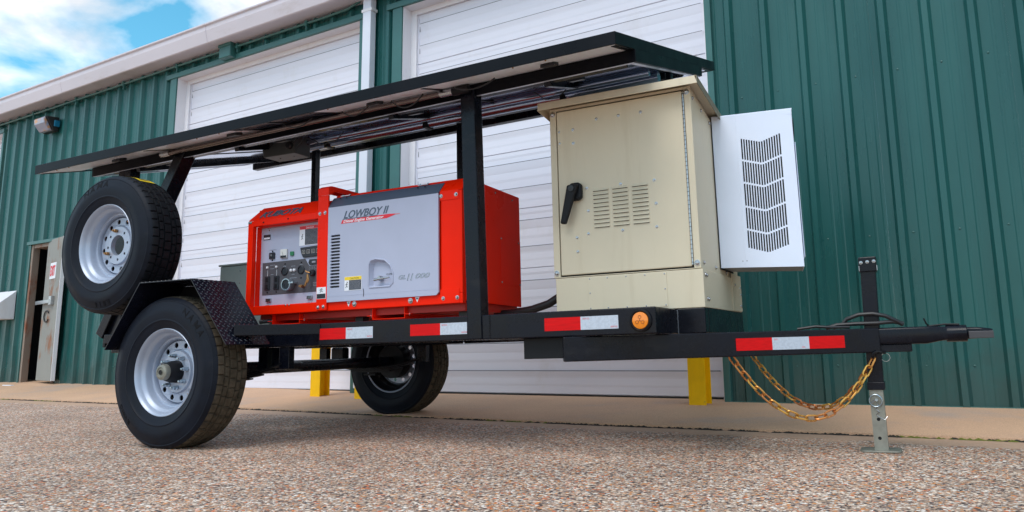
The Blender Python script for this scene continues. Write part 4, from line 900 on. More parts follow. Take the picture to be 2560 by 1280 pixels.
# front frame: outer red frame
def gbox(nm, x0, x1, z0, z1, y0=GY, y1=GY+0.03, bv=0.003, mt=M_red): return part(MB().box(x0, x1, y0, y1, z0, z1), nm, mt, G, bv)
gbox('bottom_rail', 0.160, 1.536, 0.676, 0.725)
gbox('left_post', 0.096, 0.135, 0.690, 1.213)
gbox('top_rail', 0.1355, 0.626, 1.180, 1.216)
mb = MB(); mb.pxz([(0.096, 0.7255), (0.1595, 0.676), (0.1595, 0.7255)], GY, GY+0.03); part(mb, 'corner_gusset', M_red, G)
# lip of opening
mb = MB(); mb.box(0.1355, 0.139, GY+0.03, GY+0.066, 0.7255, 1.180); mb.box(0.139, 0.626, GY+0.03, GY+0.066, 0.7255, 0.729); mb.box(0.139, 0.626, GY+0.03, GY+0.066, 1.1765, 1.180); part(mb, 'opening_lip', M_red, G)
gbox('right_post', 1.413, 1.536, 0.7255, 1.2355)
gbox('corner_plate', 1.408, 1.520, 1.190, 1.238, GY-0.003, GY-0.0005, 0.001)
gbox('corner_plate', 1.408, 1.520, 0.678, 0.748, GY-0.003, GY-0.0005, 0.001)
# sloped hood above the control panel with the maker's name
mb = MB(); za, zb = 1.2165, 1.295; ya, yb_ = GY, GY+0.060
mb.hexa([(0.096, ya, za), (0.626, ya, za), (0.626, ya+0.01, za-0.002), (0.096, ya+0.01, za-0.002), (0.150, yb_, zb), (0.626, yb_, zb), (0.626, yb_+0.012, zb-0.002), (0.150, yb_+0.012, zb-0.002)]); part(mb, 'hood', M_red, G, 0.002)
sl_ = math.atan2(zb-za, yb_-ya)
part(text_mb('KUBOTA', 0.062, lambda a, b, c: (0.172+a, ya+0.010+b*math.cos(sl_)-c*math.sin(sl_)-0.002, za+0.012+b*math.sin(sl_)+c*math.cos(sl_)), 0.003, 0.35, 1.24, bold=0.0012), 'maker_lettering', M_gsil, G)
mb = MB(); mb.hexa([(0.72, GY+0.0, 1.237), (1.536, GY+0.0, 1.237), (1.536, GY+0.012, 1.236), (0.72, GY+0.012, 1.236), (0.70, GY+0.052, 1.3035), (1.536, GY+0.052, 1.3035), (1.536, GY+0.064, 1.302), (0.70, GY+0.064, 1.302)]); part(mb, 'hood', M_red, G, 0.002)
# lifting hoop
mb = MB(); yf = GY-0.014
mb.box(0.628, 0.700, yf, yf+0.012, 0.680, 1.300); hp = part(mb, 'lifting_hoop', M_red, G, 0.003)
mb = MB(); mb.pyz([(yf, 1.3005), (yf+0.012, 1.3005), (yf+0.045, 1.325), (0.60, 1.325), (0.688, 1.295), (0.700, 1.295), (0.700, 1.325), (0.66, 1.352), (yf+0.022, 1.352), (yf, 1.34)], 0.628, 0.632); part(mb, 'hoop_side', M_red, hp)
mb = MB(); mb.pyz([(yf, 1.3005), (yf+0.012, 1.3005), (yf+0.045, 1.325), (0.60, 1.325), (0.688, 1.295), (0.700, 1.295), (0.700, 1.325), (0.66, 1.352), (yf+0.022, 1.352), (yf, 1.34)], 0.698, 0.702); part(mb, 'hoop_side', M_red, hp)
mb = MB(); mb.box(0.6325, 0.6975, yf+0.02, 0.66, 1.348, 1.352); mb.box(0.6325, 0.6975, yf, yf+0.004, 1.3005, 1.34); part(mb, 'hoop_top', M_red, hp)
bolts(hp, [(0.643, 1.202), (0.679, 1.204), (0.643, 0.697), (0.679, 0.699)], 0.008, yf)
# silver door with real louvre slots and recessed latch
slots = []
zz = 1.072; st_ = (1.072-0.801)/13
for k in range(17):
    z = 1.0715-k*(0.2715/16); slots.append(rrect(0.720, 0.784, z-0.0054, z+0.0054, 0.0053, 3))
rec = [(0.986, 0.785), (1.108, 0.785), (1.126, 0.800), (1.128, 0.845), (1.112, 0.885), (1.076, 0.915), (1.020, 0.924), (0.990, 0.918), (0.980, 0.90), (0.980, 0.795)]
outer = [(0.688, 0.735), (0.700, 0.721), (1.390, 0.721), (1.405, 0.735), (1.405, 1.2285), (0.688, 1.2285)]
dp = plate2d(outer, slots+[rec], 0.010, lambda a, b, c: (a, GY-0.007+c, b)); dr = part(dp, 'front_door', M_silver, G)
mb = MB(); mb.box(0.705, 0.80, GY+0.0, GY+0.002, 0.78, 1.09); part(mb, 'louvre_backing', M_kstk, dr)
mb = MB(); rc = [Vector((a, 0, b)) for a, b in rec]; ce = Vector((1.055, 0, 0.85)); n_ = len(rc)
inner = [ce+(q-ce)*0.86 for q in rc]
mb.add([(q.x, GY-0.012, q.z) for q in rc]+[(q.x, GY+0.0105, q.z) for q in inner], [(i, (i+1) % n_, n_+(i+1) % n_, n_+i) for i in range(n_)]+[tuple(range(n_, 2*n_))])
part(mb, 'latch_recess', M_silver, dr, smooth=50)
mb = MB(); rim_ = [ce+(q-ce)*1.09 for q in rc]; mb.path([(ce.x+(q.x-ce.x)*1.05, GY-0.012, ce.z+(q.z-ce.z)*1.05) for q in rc], 0.0045, 8, True); part(mb, 'recess_bead', M_silver, dr, smooth=True)
mb = MB(); mb.lathe([(0.013, 0.008), (0.013, -0.012), (0.010, -0.016), (0.0005, -0.016)], 16, (1.043, GY, 0.826)); mb.path([(1.018, GY-0.018, 0.819), (1.05, GY-0.022, 0.822), (1.112, GY-0.018, 0.826)], [0.008, 0.007, 0.004], 10); part(mb, 'latch_handle', M_zinc, dr, smooth=40)
mb = MB(); mb.hexa([(0.688, GY-0.012, 1.2295), (1.405, GY-0.012, 1.2295), (1.405, GY-0.004, 1.2295), (0.688, GY-0.004, 1.2295), (0.694, GY+0.036, 1.290), (1.412, GY+0.036, 1.290), (1.412, GY+0.044, 1.288), (0.694, GY+0.044, 1.288)]); part(mb, 'hood_band', M_gsil, dr, 0.002)
for x in (0.778, 1.285):
    mb = MB(); mb.bar((x-0.032, GY+0.034, 1.2935), (x+0.032, GY+0.034, 1.2935), 0.012, 0.003); h_ = part(mb, 'hinge', M_zinc, dr)
    for dx in (-0.024, 0.024): inst('bolt', BM_zinc[0.0045], dr, (x+dx, GY+0.040, 1.2985), RZN.inverted())
    for dx in (-0.024, 0.020): inst('bolt', BM_blk, dr, (x+dx, GY+0.018, 1.278), Matrix.Rotation(-0.9, 3, 'X'))
mb = MB(); mb.box(0.690, 1.402, GY-0.0128, GY-0.0121, 0.7495, 0.7515); part(mb, 'pressed_line', M_silver, dr)
mb = MB(); mb.path([(0.943, GY-0.0130, 0.779), (0.946, GY-0.0130, 0.758), (0.944, GY-0.0130, 0.739)], 0.0018, 5); part(mb, 'pen_mark', M_kstk, dr)
YS = GY-0.0125
lt = MB()
for dx, dz in ((0, 0), (0.0022, 0), (0.0011, 0.0008)):
    q = text_mb('LOWBOY II', 0.055, onY(0.802+dx, YS-dx*0.02, 1.1595+dz), 0.0004, 0.38, 1.02, bold=0.0006); lt.add(q.v, q.f)
part(lt, 'model_lettering', M_gsil, dr)
mb = MB(); mb.box(0.800, 1.03, YS-0.0004, YS, 1.1535, 1.1575); part(mb, 'lettering_underline', M_gsil, dr)
mb = MB(); mb.pxz([(0.788, 1.1325), (0.797, 1.1515), (1.10, 1.1545), (1.145, 1.152), (1.138, 1.146), (1.09, 1.1335)], YS-0.0003, YS); part(mb, 'red_stripe', M_rstk, dr)
mb = MB(); mb.pxz([(1.146, 1.152), (1.14, 1.146), (1.17, 1.148), (1.175, 1.151)], YS-0.0003, YS); part(mb, 'faded_stripe', mat('pale_red', (0.60, 0.20, 0.22), 0.4), dr)
part(text_mb('Diesel Engine Generator', 0.0215, onY(0.803, YS-0.0005, 1.1365), 0.0002, 0.3, 1.22, bold=0.0004), 'stripe_lettering', M_wstk, dr)
part(text_mb('CLOSE', 0.012, onY(1.072, GY+0.009, 0.842), 0.0002, 0, 1.15), 'close_lettering', M_kstk, dr)
part(text_mb('GL', 0.028, onY(1.160, YS, 0.812), 0.0003, 0.35, 1.35, bold=0.0008), 'model_number', M_gsil, dr)
part(text_mb('GL', 0.028, onY(1.160, YS-0.0004, 0.812), 0.0003, 0.35, 1.35, bold=-0.0004), 'model_number_fill', M_twht, dr)
part(text_mb('11', 0.045, onY(1.210, YS, 0.804), 0.0003, 0.35, 0.95, bold=0.0014), 'model_number', M_gsil, dr)
part(text_mb('11', 0.045, onY(1.212, YS-0.0004, 0.804), 0.0003, 0.35, 0.95, bold=-0.0004), 'model_number_fill', M_twht, dr)
part(text_mb('000', 0.033, onY(1.262, YS, 0.811), 0.0003, 0.35, 1.7, bold=0.0008), 'model_number', M_gsil, dr)
part(text_mb('000', 0.033, onY(1.262, YS-0.0004, 0.811), 0.0003, 0.35, 1.7, bold=-0.0004), 'model_number_fill', M_twht, dr)
# caution sticker
def sticker(par, x0, x1, z0, z1, y, head, title, rows, bw=0.27, hh=0.25, mthead=None):
    mb = MB(); mb.box(x0, x1, y-0.0008, y, z0, z1); s_ = part(mb, 'sticker', M_wstk, par)
    H = z1-z0; Wd = x1-x0
    mb = MB(); mb.box(x0+0.001, x1-0.001, y-0.0012, y-0.0008, z1-H*hh, z1-0.001); part(mb, 'sticker_header', mthead, s_) if False else part(mb, 'sticker_header', mthead, par)
    mb = MB(); mb.box(x0+Wd*bw, x1-0.003, y-0.0012, y-0.0008, z0+0.003, z1-H*hh-0.001); part(mb, 'sticker_text_block', M_kstk, par)
    part(text_mb(title, H*hh*0.72, onY(x0+Wd*0.32, y-0.0013, z1-H*hh*0.82), 0.0001, 0, 1.0), 'sticker_title', M_kstk if mthead is M_ystk else M_wstk, par)
    mb = MB(); n = rows; zz0 = z0+0.006; zz1 = z1-H*hh-0.004
    for k in range(n):
        zc = zz1-(zz1-zz0)*(k+0.5)/n; a = x0+Wd*(bw+0.03); e = x1-0.006
        while a < e-0.003:
            l = random.uniform(0.003, 0.009); b_ = min(e, a+l); mb.box(a, b_, y-0.0016, y-0.0012, zc-0.0009, zc+0.0009); a = b_+0.0018
    part(mb, 'sticker_small_print', M_label, par)
    mb = MB(); cx = x0+Wd*bw*0.5; cz = z0+(H*(1-hh))*0.5; mb.path([(cx-0.007, y-0.002, cz-0.012), (cx+0.001, y-0.002, cz-0.002), (cx-0.002, y-0.002, cz+0.008), (cx+0.004, y-0.002, cz+0.014)], 0.0012, 4); mb.path([(cx+0.001, y-0.002, cz-0.002), (cx+0.007, y-0.002, cz-0.010)], 0.0012, 4); mb.path([(cx-0.008, y-0.002, cz+0.004), (cx+0.007, y-0.002, cz+0.006)], 0.001, 4); mb.disc((cx+0.004, cz+0.017), 0.003, y-0.002, 8); part(mb, 'sticker_pictogram', M_kstk, par)
sticker(dr, 0.819, 0.932, 0.774, 0.847, YS, 'y', 'CAUTION', 9, mthead=M_ystk)
sticker(hp, 0.631, 0.694, 0.742, 0.802, yf-0.0005, 'r', '', 6, bw=0.05, hh=0.12, mthead=M_wstk) if False else None
mb = MB(); mb.box(0.632, 0.695, yf-0.001, yf, 0.741, 0.803); part(mb, 'warning_sticker', M_wstk, hp)
mb = MB(); mb.box(0.634, 0.693, yf-0.0015, yf-0.001, 0.743, 0.768); part(mb, 'sticker_text_block', M_kstk, hp)
mb = MB(); mb.path([(0.655, yf-0.002, 0.775), (0.664, yf-0.002, 0.783), (0.660, yf-0.002, 0.792), (0.671, yf-0.002, 0.797)], 0.0013, 4); mb.path([(0.664, yf-0.002, 0.783), (0.675, yf-0.002, 0.778)], 0.0013, 4); mb.path([(0.650, yf-0.002, 0.788), (0.674, yf-0.002, 0.789)], 0.001, 4); part(mb, 'sticker_pictogram', M_kstk, hp)
for x in (0.838, 1.271):
    mb = MB(); mb.pxz([(x-0.013, 0.719), (x+0.013, 0.719), (x, 0.692)], GY-0.001, GY); part(mb, 'warning_triangle', M_wstk, G)
    mb = MB(); mb.box(x-0.006, x+0.006, GY-0.0015, GY-0.001, 0.707, 0.714); part(mb, 'triangle_print', M_gsil, G)
bolts(G, [(0.877, 0.704), (1.231, 0.702)], 0.011, GY-0.001); bolts(G, [(1.426, 0.703), (1.507, 0.704)], 0.008, GY-0.003); bolts(G, [(1.416, 1.213), (1.504, 1.213)], 0.008, GY-0.003)
bolts(G, [(0.105, 1.205), (0.118, 1.205)], 0.006, GY-0.001)
bolts(G, [(0.215, 1.198), (0.40, 1.201)], 0.003, GY-0.001, me=BM_blk)
bolts(G, [(0.40, 0.722), (0.425, 0.722)], 0.0045, GY+0.0)
# control panel
CY = GY+0.062
mb = MB(); mb.box(0.139, 0.622, CY, CY+0.004, 0.729, 1.1765); cpn = part(mb, 'control_panel', M_silver, G)
mb = MB(); mb.pxz([(0.155, 0.975), (0.474, 0.977), (0.506, 0.934), (0.575, 0.934), (0.575, 0.790), (0.160, 0.790)], CY-0.0015, CY-0.0002); part(mb, 'socket_panel', M_gpan, cpn)
def cbx(nm, x, z, w_, h_, dp_, mt, bv=0.001): return part(MB().box(x-w_/2, x+w_/2, CY-0.0015-dp_, CY-0.0015, z-h_/2, z+h_/2), nm, mt, cpn, bv)
cbx('breaker', 0.230, 1.012, 0.040, 0.036, 0.008, M_kstk); cbx('breaker_toggle', 0.232, 1.013, 0.010, 0.012, 0.016, M_zinc)
cbx('meter', 0.321, 1.017, 0.048, 0.050, 0.010, M_disp, 0.002); cbx('meter_band', 0.321, 1.000, 0.044, 0.013, 0.0106, M_kstk)
mb = MB(); mb.path([(0.321, CY-0.0125, 1.003), (0.312, CY-0.0125, 1.028)], 0.0008, 4); part(mb, 'meter_needle', M_kstk, cpn)
cbx('indicator', 0.379, 1.013, 0.026, 0.024, 0.006, M_grn, 0.002)
mb = MB(); mb.pxz([(0.443, 1.040), (0.620, 1.045), (0.620, 0.990), (0.600, 0.985), (0.465, 0.983), (0.450, 1.010)], CY-0.010, CY-0.0003); part(mb, 'display', M_kstk, cpn, 0.002)
for k in range(4):
    mb = MB(); x = 0.470+k*0.034; mb.path([(x+a, CY-0.011, 1.014+b) for a, b in ((-.010, -.010), (.010, -.010), (.010, .010), (-.010, .010))], 0.0012, 4, True); mb.path([(x, CY-0.011, 1.006), (x, CY-0.011, 1.020)], 0.0012, 4); part(mb, 'display_symbol', M_disp, cpn)
mb = MB(); mb.pxz([(0.508, 0.970), (0.575, 0.970), (0.585, 0.954), (0.575, 0.938), (0.512, 0.938), (0.502, 0.952)], CY-0.006, CY-0.0016); part(mb, 'hour_meter', M_kstk, cpn, 0.001)
cbx('hour_meter_face', 0.542, 0.954, 0.026, 0.010, 0.0066, M_label)
for x in (0.197, 0.266):
    mb = MB(); mb.lathe([(0.007, -0.0015), (0.007, -0.009), (0.004, -0.012), (0.0005, -0.012)], 12, (x, CY, 0.946)); part(mb, 'toggle_switch', M_wstk, cpn, smooth=True)
    mb = MB(); mb.box(x-0.0008, x+0.0008, CY-0.0021, CY-0.0015, 0.896, 0.938); part(mb, 'guide_line', M_wstk, cpn)
    cbx('socket', x+0.002, 0.857, 0.038, 0.078, 0.006, M_kstk, 0.002)
    for dz in (0.018, -0.020): cbx('socket_face', x+0.002, 0.857+dz, 0.022, 0.026, 0.0075, M_blackm, 0.003)
for x in (0.327, 0.448):
    mb = MB(); mb.lathe([(0.024, -0.0015), (0.024, -0.006), (0.019, -0.008), (0.018, -0.004), (0.0005, -0.004)], 24, (x, CY, 0.917)); part(mb, 'round_socket', M_kstk, cpn, smooth=35)
for x in (0.377, 0.401):
    mb = MB(); mb.lathe([(0.008, -0.0015), (0.008, -0.010), (0.0005, -0.013)], 12, (x, CY, 0.919)); part(mb, 'push_button', M_wstk, cpn, smooth=True)
mb = MB(); mb.lathe([(0.030, -0.0015), (0.033, -0.010), (0.033, -0.040), (0.028, -0.040), (0.027, -0.020), (0.0005, -0.018)], 28, (0.372, CY, 0.838)); lk = part(mb, 'locking_socket', M_nut, cpn, smooth=35)
mb = MB(); mb.disc((0.372, 0.838), 0.026, CY-0.034, 24); mb.box(0.350, 0.360, CY-0.036, CY-0.034, 0.832, 0.842); part(mb, 'locking_socket_face', M_kstk, cpn)
cbx('socket_tab', 0.405, 0.846, 0.034, 0.012, 0.036, M_nut, 0.003)
mb = MB(); mb.lathe([(0.019, -0.0015), (0.019, -0.012), (0.013, -0.020), (0.009, -0.020), (0.008, -0.016), (0.0005, -0.016)], 20, (0.534, CY, 0.893)); part(mb, 'key_switch', M_kstk, cpn, smooth=35)
mb = MB(); mb.path([(0.534, CY-0.025, 0.893), (0.515, CY-0.030, 0.898), (0.505, CY-0.028, 0.905)], 0.004, 8); mb.path([(0.520, CY-0.028, 0.885), (0.522, CY-0.03, 0.860), (0.505, CY-0.03, 0.822)], 0.006, 6); mb.path([(0.520, CY-0.028, 0.885), (0.530, CY-0.03, 0.855), (0.522, CY-0.03, 0.840)], 0.005, 6); part(mb, 'keys', M_brass, cpn, smooth=True)
mb = MB(); mb.path([(0.470, CY-0.0015, 0.824), (0.470, CY-0.030, 0.824)], 0.008, 10); mb.path([(0.458, CY-0.026, 0.824), (0.484, CY-0.026, 0.826)], 0.005, 8); part(mb, 'earth_terminal', M_brass, cpn, smooth=True)
cbx('rating_plate', 0.183, 1.122, 0.052, 0.030, 0.0006, M_kstk, 0); cbx('rating_plate_text', 0.183, 1.116, 0.046, 0.010, 0.0010, M_wstk, 0)
mb = MB()
for (x, z, w_) in ((0.230, 1.046, 0.05), (0.232, 0.958, 0.035), (0.232, 0.938, 0.03), (0.327, 0.945, 0.022), (0.448, 0.947, 0.022), (0.389, 0.942, 0.03), (0.389, 0.876, 0.05), (0.232, 0.905, 0.022), (0.550, 0.84, 0.03), (0.55, 0.832, 0.03), (0.55, 0.824, 0.025), (0.389, 0.895, 0.02)):
    a = x-w_/2
    while a < x+w_/2:
        mb.box(a, a+0.003, CY-0.0022, CY-0.0015, z-0.0016, z+0.0016); a += 0.0045
part(mb, 'panel_print', M_label, cpn)
for z in (0.914, 0.926): 
    mb = MB(); 
    for x in (0.510, 0.528, 0.546, 0.562): mb.path([(x+0.005*math.cos(t), CY-0.002, z+0.004+0.005*math.sin(t)) for t in [j*PI/4 for j in range(8)]], 0.0008, 4, True)
    part(mb, 'symbol', M_label, cpn)
bolts(cpn, [(0.200, 1.165), (0.565, 1.160)], 0.006, CY)
bolts(cpn, [(0.230, 1.037), (0.230, 0.987), (0.327, 0.958), (0.448, 0.958), (0.199, 0.805), (0.267, 0.805), (0.327, 0.872), (0.448, 0.872)], 0.003, CY-0.0015, me=BM_blk)
for x in (0.213, 0.517):
    mb = MB(); mb.box(x-0.018, x+0.018, CY-0.010, CY-0.0003, 0.750, 0.770); mb.path([(x-0.017, CY-0.008, 0.7295), (x+0.017, CY-0.008, 0.7295)], 0.004, 8); part(mb, 'hinge', M_zinc, cpn, 0.001)
sticker(cpn, 0.428, 0.574, 1.052, 1.163, CY-0.0002, 'r', 'DANGER', 12, bw=0.28, hh=0.18, mthead=M_rstk)
# fork pockets
for x0, x1 in ((0.287, 0.482), (0.978, 1.178)):
    t = 0.0035; zb_ = 0.619; yy0, yy1 = GY+0.020, 0.69
    prof = [(x0-0.036, 0.6375), (x0-0.002, 0.6375), (x0-0.002, zb_), (x1+0.002, zb_), (x1+0.002, 0.6375), (x1+0.036, 0.6375), (x1+0.036, 0.6375+t), (x1-t+0.002, 0.6375+t), (x1-t+0.002, zb_+t), (x0+t-0.002, zb_+t), (x0+t-0.002, 0.6375+t), (x0-0.036, 0.6375+t)]
    prof = [(a, b) for a, b in prof]
    mb = MB(); mb.box(x0-0.036, x0-0.002, yy0, yy1, 0.6375, 0.641); mb.box(x0-0.002, x0+0.0015, yy0, yy1, zb_, 0.6755); mb.box(x0+0.0015, x1-0.0015, yy0, yy1, zb_, zb_+t); mb.box(x1-0.0015, x1+0.002, yy0, yy1, zb_, 0.6755); mb.box(x1+0.002, x1+0.036, yy0, yy1, 0.6375, 0.641)
    part(mb, 'fork_pocket', M_red, G)
    for xx in (x0-0.02, x1+0.022):
        inst('bolt', BM_zinc[0.0045], G, (xx, GY+0.035, 0.641), RZN.inverted()); inst('bolt', BM_zinc[0.0045], G, (xx, GY+0.035, 0.6372), Matrix.Rotation(PI/2, 3, 'X'))
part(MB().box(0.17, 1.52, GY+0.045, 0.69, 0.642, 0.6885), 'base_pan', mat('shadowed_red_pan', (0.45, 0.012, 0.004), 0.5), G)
for x in (0.20, 0.80, 1.45): part(MB().box(x, x+0.05, GY+0.10, GY+0.15, Z1+0.0005, 0.6415), 'rubber_foot', M_cable, G)
mb = MB(); mb.path([(0.18, 0.14, 0.640), (0.26, 0.15, 0.642)], 0.012, 10); part(mb, 'exhaust_stub', M_zinc, G, smooth=True)
mb = MB(); mb.path([(1.545, 0.66, 0.655), (1.60, 0.66, 0.655)], 0.010, 10); mb.path([(1.605, 0.66, 0.655), (1.63, 0.66, 0.655)], 0.007, 8); part(mb, 'cable_gland', M_zinc, G, smooth=True)
H_ = MB(); H_.path([(1.48, 0.52, 0.632), (1.60, 0.52, 0.638), (1.70, 0.52, 0.650), (1.79, 0.53, 0.675), (1.86, 0.54, 0.715), (1.95, 0.55, 0.76)], 0.021, 14)
single(H_, 'flexible_hose', M_cable, 'thick black flexible hose running from the generator into the beige cabinet', 'hose', (1.48, 0.52, 0.63), FT, smooth=True)
# grey electrical box left of the generator
EB = thing('electrical_box', 'grey green electrical box behind the fender beside the generator', 'electrical box', (-0.2, 0.5, 0.62), FT)
part(MB().box(-0.41, 0.02, 0.36, 0.62, 0.63, 1.010), 'enclosure', M_gbox, EB, 0.006)
part(MB().box(-0.418, 0.028, 0.352, 0.628, 1.0105, 1.022), 'lid', M_gbox, EB, 0.003)
bolts(EB, [(-0.235, 0.975), (-0.235, 0.90)], 0.0045, 0.36)
part(MB().box(-0.35, -0.05, 0.38, 0.60, Z1, 0.6295), 'mounting_foot', M_blackm, EB)
# ================================================================== BEIGE CABINET
UY = 0.314
CA = thing('equipment_cabinet', 'tall beige steel equipment cabinet with louvred door and black handle', 'cabinet', (2.29, 0.6, 0.608), FT)
rz = lambda y: 1.617-0.128*(y-0.255)
mb = MB(); mb.pyz([(UY+0.018, 0.782), (0.882, 0.782), (0.882, rz(0.882)-0.001), (UY+0.018, rz(UY)+0.018)], 1.930, 2.650); part(mb, 'cabinet_body', M_beige, CA, 0.002)
def cbox2(nm, x0, x1, z0, z1, y0, y1, par=CA, mt=M_beige, bv=0.003): return part(MB().box(x0, x1, y0, y1, z0, z1), nm, mt, par, bv)
cbox2('door_frame', 1.928, 1.962, 0.782, 1.634, UY, UY+0.0178); cbox2('door_frame', 2.620, 2.652, 0.782, 1.634, UY, UY+0.0178)
cbox2('door_frame', 1.9622, 2.6198, 1.621, 1.634, UY, UY+0.0178); cbox2('door_frame', 1.9622, 2.6198, 0.782, 0.786, UY, UY+0.0178)
part(MB().box(1.9625, 2.6195, UY+0.012, UY+0.0175, 0.7865, 1.6205), 'door_gasket', M_dark, CA)
louv = [(2.148, 2.230), (2.247, 2.328), (2.346, 2.427)]
drc = part(MB().box(1.967, 2.611, UY-0.001, UY+0.0115, 0.7935, 1.6145), 'door', M_beige, CA, 0.004)
for (x0, x1) in louv:
    for k in range(10):
        z = 1.010+k*0.0197
        mb = MB(); mb.add([(x0, UY-0.0012, z), (x1, UY-0.0012, z), (x1, UY-0.0012, z+0.012), (x0, UY-0.0012, z+0.012), (x0+0.004, UY-0.0085, z+0.001), (x1-0.004, UY-0.0085, z+0.001)], [(4, 5, 2, 3), (0, 4, 3), (5, 1, 2)])
        part(mb, 'louvre', M_beige, drc, smooth=50)
        mb = MB(); mb.add([(x0+0.001, UY-0.0016, z-0.0006), (x1-0.001, UY-0.0016, z-0.0006), (x1-0.004, UY-0.0083, z+0.0009), (x0+0.004, UY-0.0083, z+0.0009)], [(0, 1, 2, 3)]); part(mb, 'louvre_slot', M_dark, drc)
dbl = [(2.180, 1.547), (2.295, 1.546), (2.407, 1.545), (2.054, 1.512), (2.054, 1.443), (2.291, 1.208), (2.117, 1.208), (2.457, 1.207), (2.461, 1.096), (2.121, 1.096), (2.117, 0.985), (2.057, 0.971), (2.058, 0.903), (2.291, 0.986), (2.458, 0.987)]
bolts(drc, dbl, 0.006, UY-0.001); bolts(drc, [(1.979, 1.511), (1.980, 1.452)], 0.0045, UY-0.001)
bolts(CA, [(1.943, 0.806), (2.636, 0.807), (2.633, 1.606), (1.946, 1.606)], 0.011, UY-0.0005)
# piano hinge
mb = MB(); mb.path([(2.6155, UY-0.001, 0.80), (2.6155, UY-0.001, 1.612)], 0.0042, 8); hg = part(mb, 'piano_hinge', M_zinc, drc, smooth=True)
mb = MB()
for k in range(40): z = 0.81+k*0.0202; mb.box(2.6105, 2.6205, UY-0.0058, UY-0.001, z, z+0.0018)
part(mb, 'hinge_knuckle_gaps', M_dark, drc)
# handle
mb = MB(); mb.pxz(rrect(2.030, 2.098, 1.150, 1.238, 0.022, 4), UY-0.032, UY-0.001); hd = part(mb, 'door_handle', M_blackm, drc, 0.008)
mb = MB(); mb.hexa([(1.990, UY-0.052, 1.040), (2.022, UY-0.052, 1.034), (2.022, UY-0.034, 1.034), (1.990, UY-0.034, 1.040), (2.034, UY-0.058, 1.225), (2.092, UY-0.058, 1.225), (2.092, UY-0.030, 1.225), (2.034, UY-0.030, 1.225)]); part(mb, 'handle_lever', M_blackm, drc, 0.008)
mb = MB(); mb.lathe([(0.015, -0.056), (0.015, -0.062), (0.0005, -0.063)], 18, (2.058, UY, 1.205)); part(mb, 'handle_lock', M_cable, drc, smooth=35)
# roof cap
mb = MB(); x0, x1 = 1.893, 2.703; ya, yb_ = 0.250, 0.935
mb.hexa([(x0, ya, 1.655), (x1, ya, 1.655), (x1, yb_, rz(yb_)+0.038), (x0, yb_, rz(yb_)+0.038), (x0+0.012, ya+0.02, 1.662), (x1-0.012, ya+0.02, 1.662), (x1-0.012, yb_-0.01, rz(yb_)+0.045), (x0+0.012, yb_-0.01, rz(yb_)+0.045)]); rf = part(mb, 'roof_cap', M_beige, CA, 0.003)
part(MB().hexa([(x0, ya-0.006, 1.616), (x1, ya-0.006, 1.616), (x1, ya-0.002, 1.616), (x0, ya-0.002, 1.616), (x0+0.012, ya, 1.6545), (x1-0.012, ya, 1.6545), (x1-0.012, ya+0.004, 1.6545), (x0+0.012, ya+0.004, 1.6545)]), 'front_lip', M_beige, rf, 0.001)
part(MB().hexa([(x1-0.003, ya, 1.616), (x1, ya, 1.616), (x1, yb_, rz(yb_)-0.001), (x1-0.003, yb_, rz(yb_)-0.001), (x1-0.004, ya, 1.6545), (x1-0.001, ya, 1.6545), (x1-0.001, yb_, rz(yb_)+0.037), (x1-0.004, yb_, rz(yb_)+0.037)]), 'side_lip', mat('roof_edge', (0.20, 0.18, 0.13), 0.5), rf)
part(MB().hexa([(x0, ya, 1.616), (x0+0.003, ya, 1.616), (x0+0.003, yb_, rz(yb_)-0.001), (x0, yb_, rz(yb_)-0.001), (x0+0.001, ya, 1.6545), (x0+0.004, ya, 1.6545), (x0+0.004, yb_, rz(yb_)+0.037), (x0+0.001, yb_, rz(yb_)+0.037)]), 'side_lip', M_beige, rf)
for y in (0.35, 0.50, 0.66): inst('bolt', BM_zinc[0.008], CA, (2.6505, y, rz(y)-0.022), RXP)
for (y, z) in ((0.375, 0.812), (0.60, 0.807), (0.82, 0.80)): inst('bolt', BM_zinc[0.008], CA, (2.6505, y, z), RXP)
# base
part(MB().box(1.9375, 2.660, 0.3105, 1.100, Z1+0.001, 0.7795), 'base', M_beige, CA, 0.003)
part(MB().box(2.107, 2.492, 0.3080, 0.3100, 0.6195, 0.7750), 'access_panel', M_beige, CA, 0.001)
bolts(CA, [(2.115, 0.768), (2.205, 0.768), (2.298, 0.768), (2.39, 0.768), (2.483, 0.768), (2.116, 0.70), (2.483, 0.70), (2.116, 0.628), (2.205, 0.628), (2.298, 0.627), (2.39, 0.627), (2.483, 0.627)], 0.003, 0.308)
for (y, z) in ((0.345, 0.755), (0.37, 0.753), (0.36, 0.648), (0.385, 0.647), (0.95, 0.745), (1.07, 0.735), (1.08, 0.70), (1.08, 0.64), (1.06, 0.64)): inst('bolt', BM_zinc[0.008], CA, (2.6605, y, z), RXP)
part(MB().box(2.6602, 2.6640, 0.885, 1.100, 0.612, 0.800), 'corner_flange', M_beige, CA, 0.001)
part(MB().box(2.55, 2.6500, 0.8825, 1.098, 0.7800, 0.84), 'rear_bracket', M_beige, CA, 0.002)
# ================================================================== AIR CONDITIONER
AY = 0.683
AC = thing('air_conditioner', 'pale sheet metal air conditioner with slotted grille on the cabinet end', 'air conditioner', (2.85, 0.84, 0.80), FT)
sh = lambda x, z: z-0.052*(x-2.655)
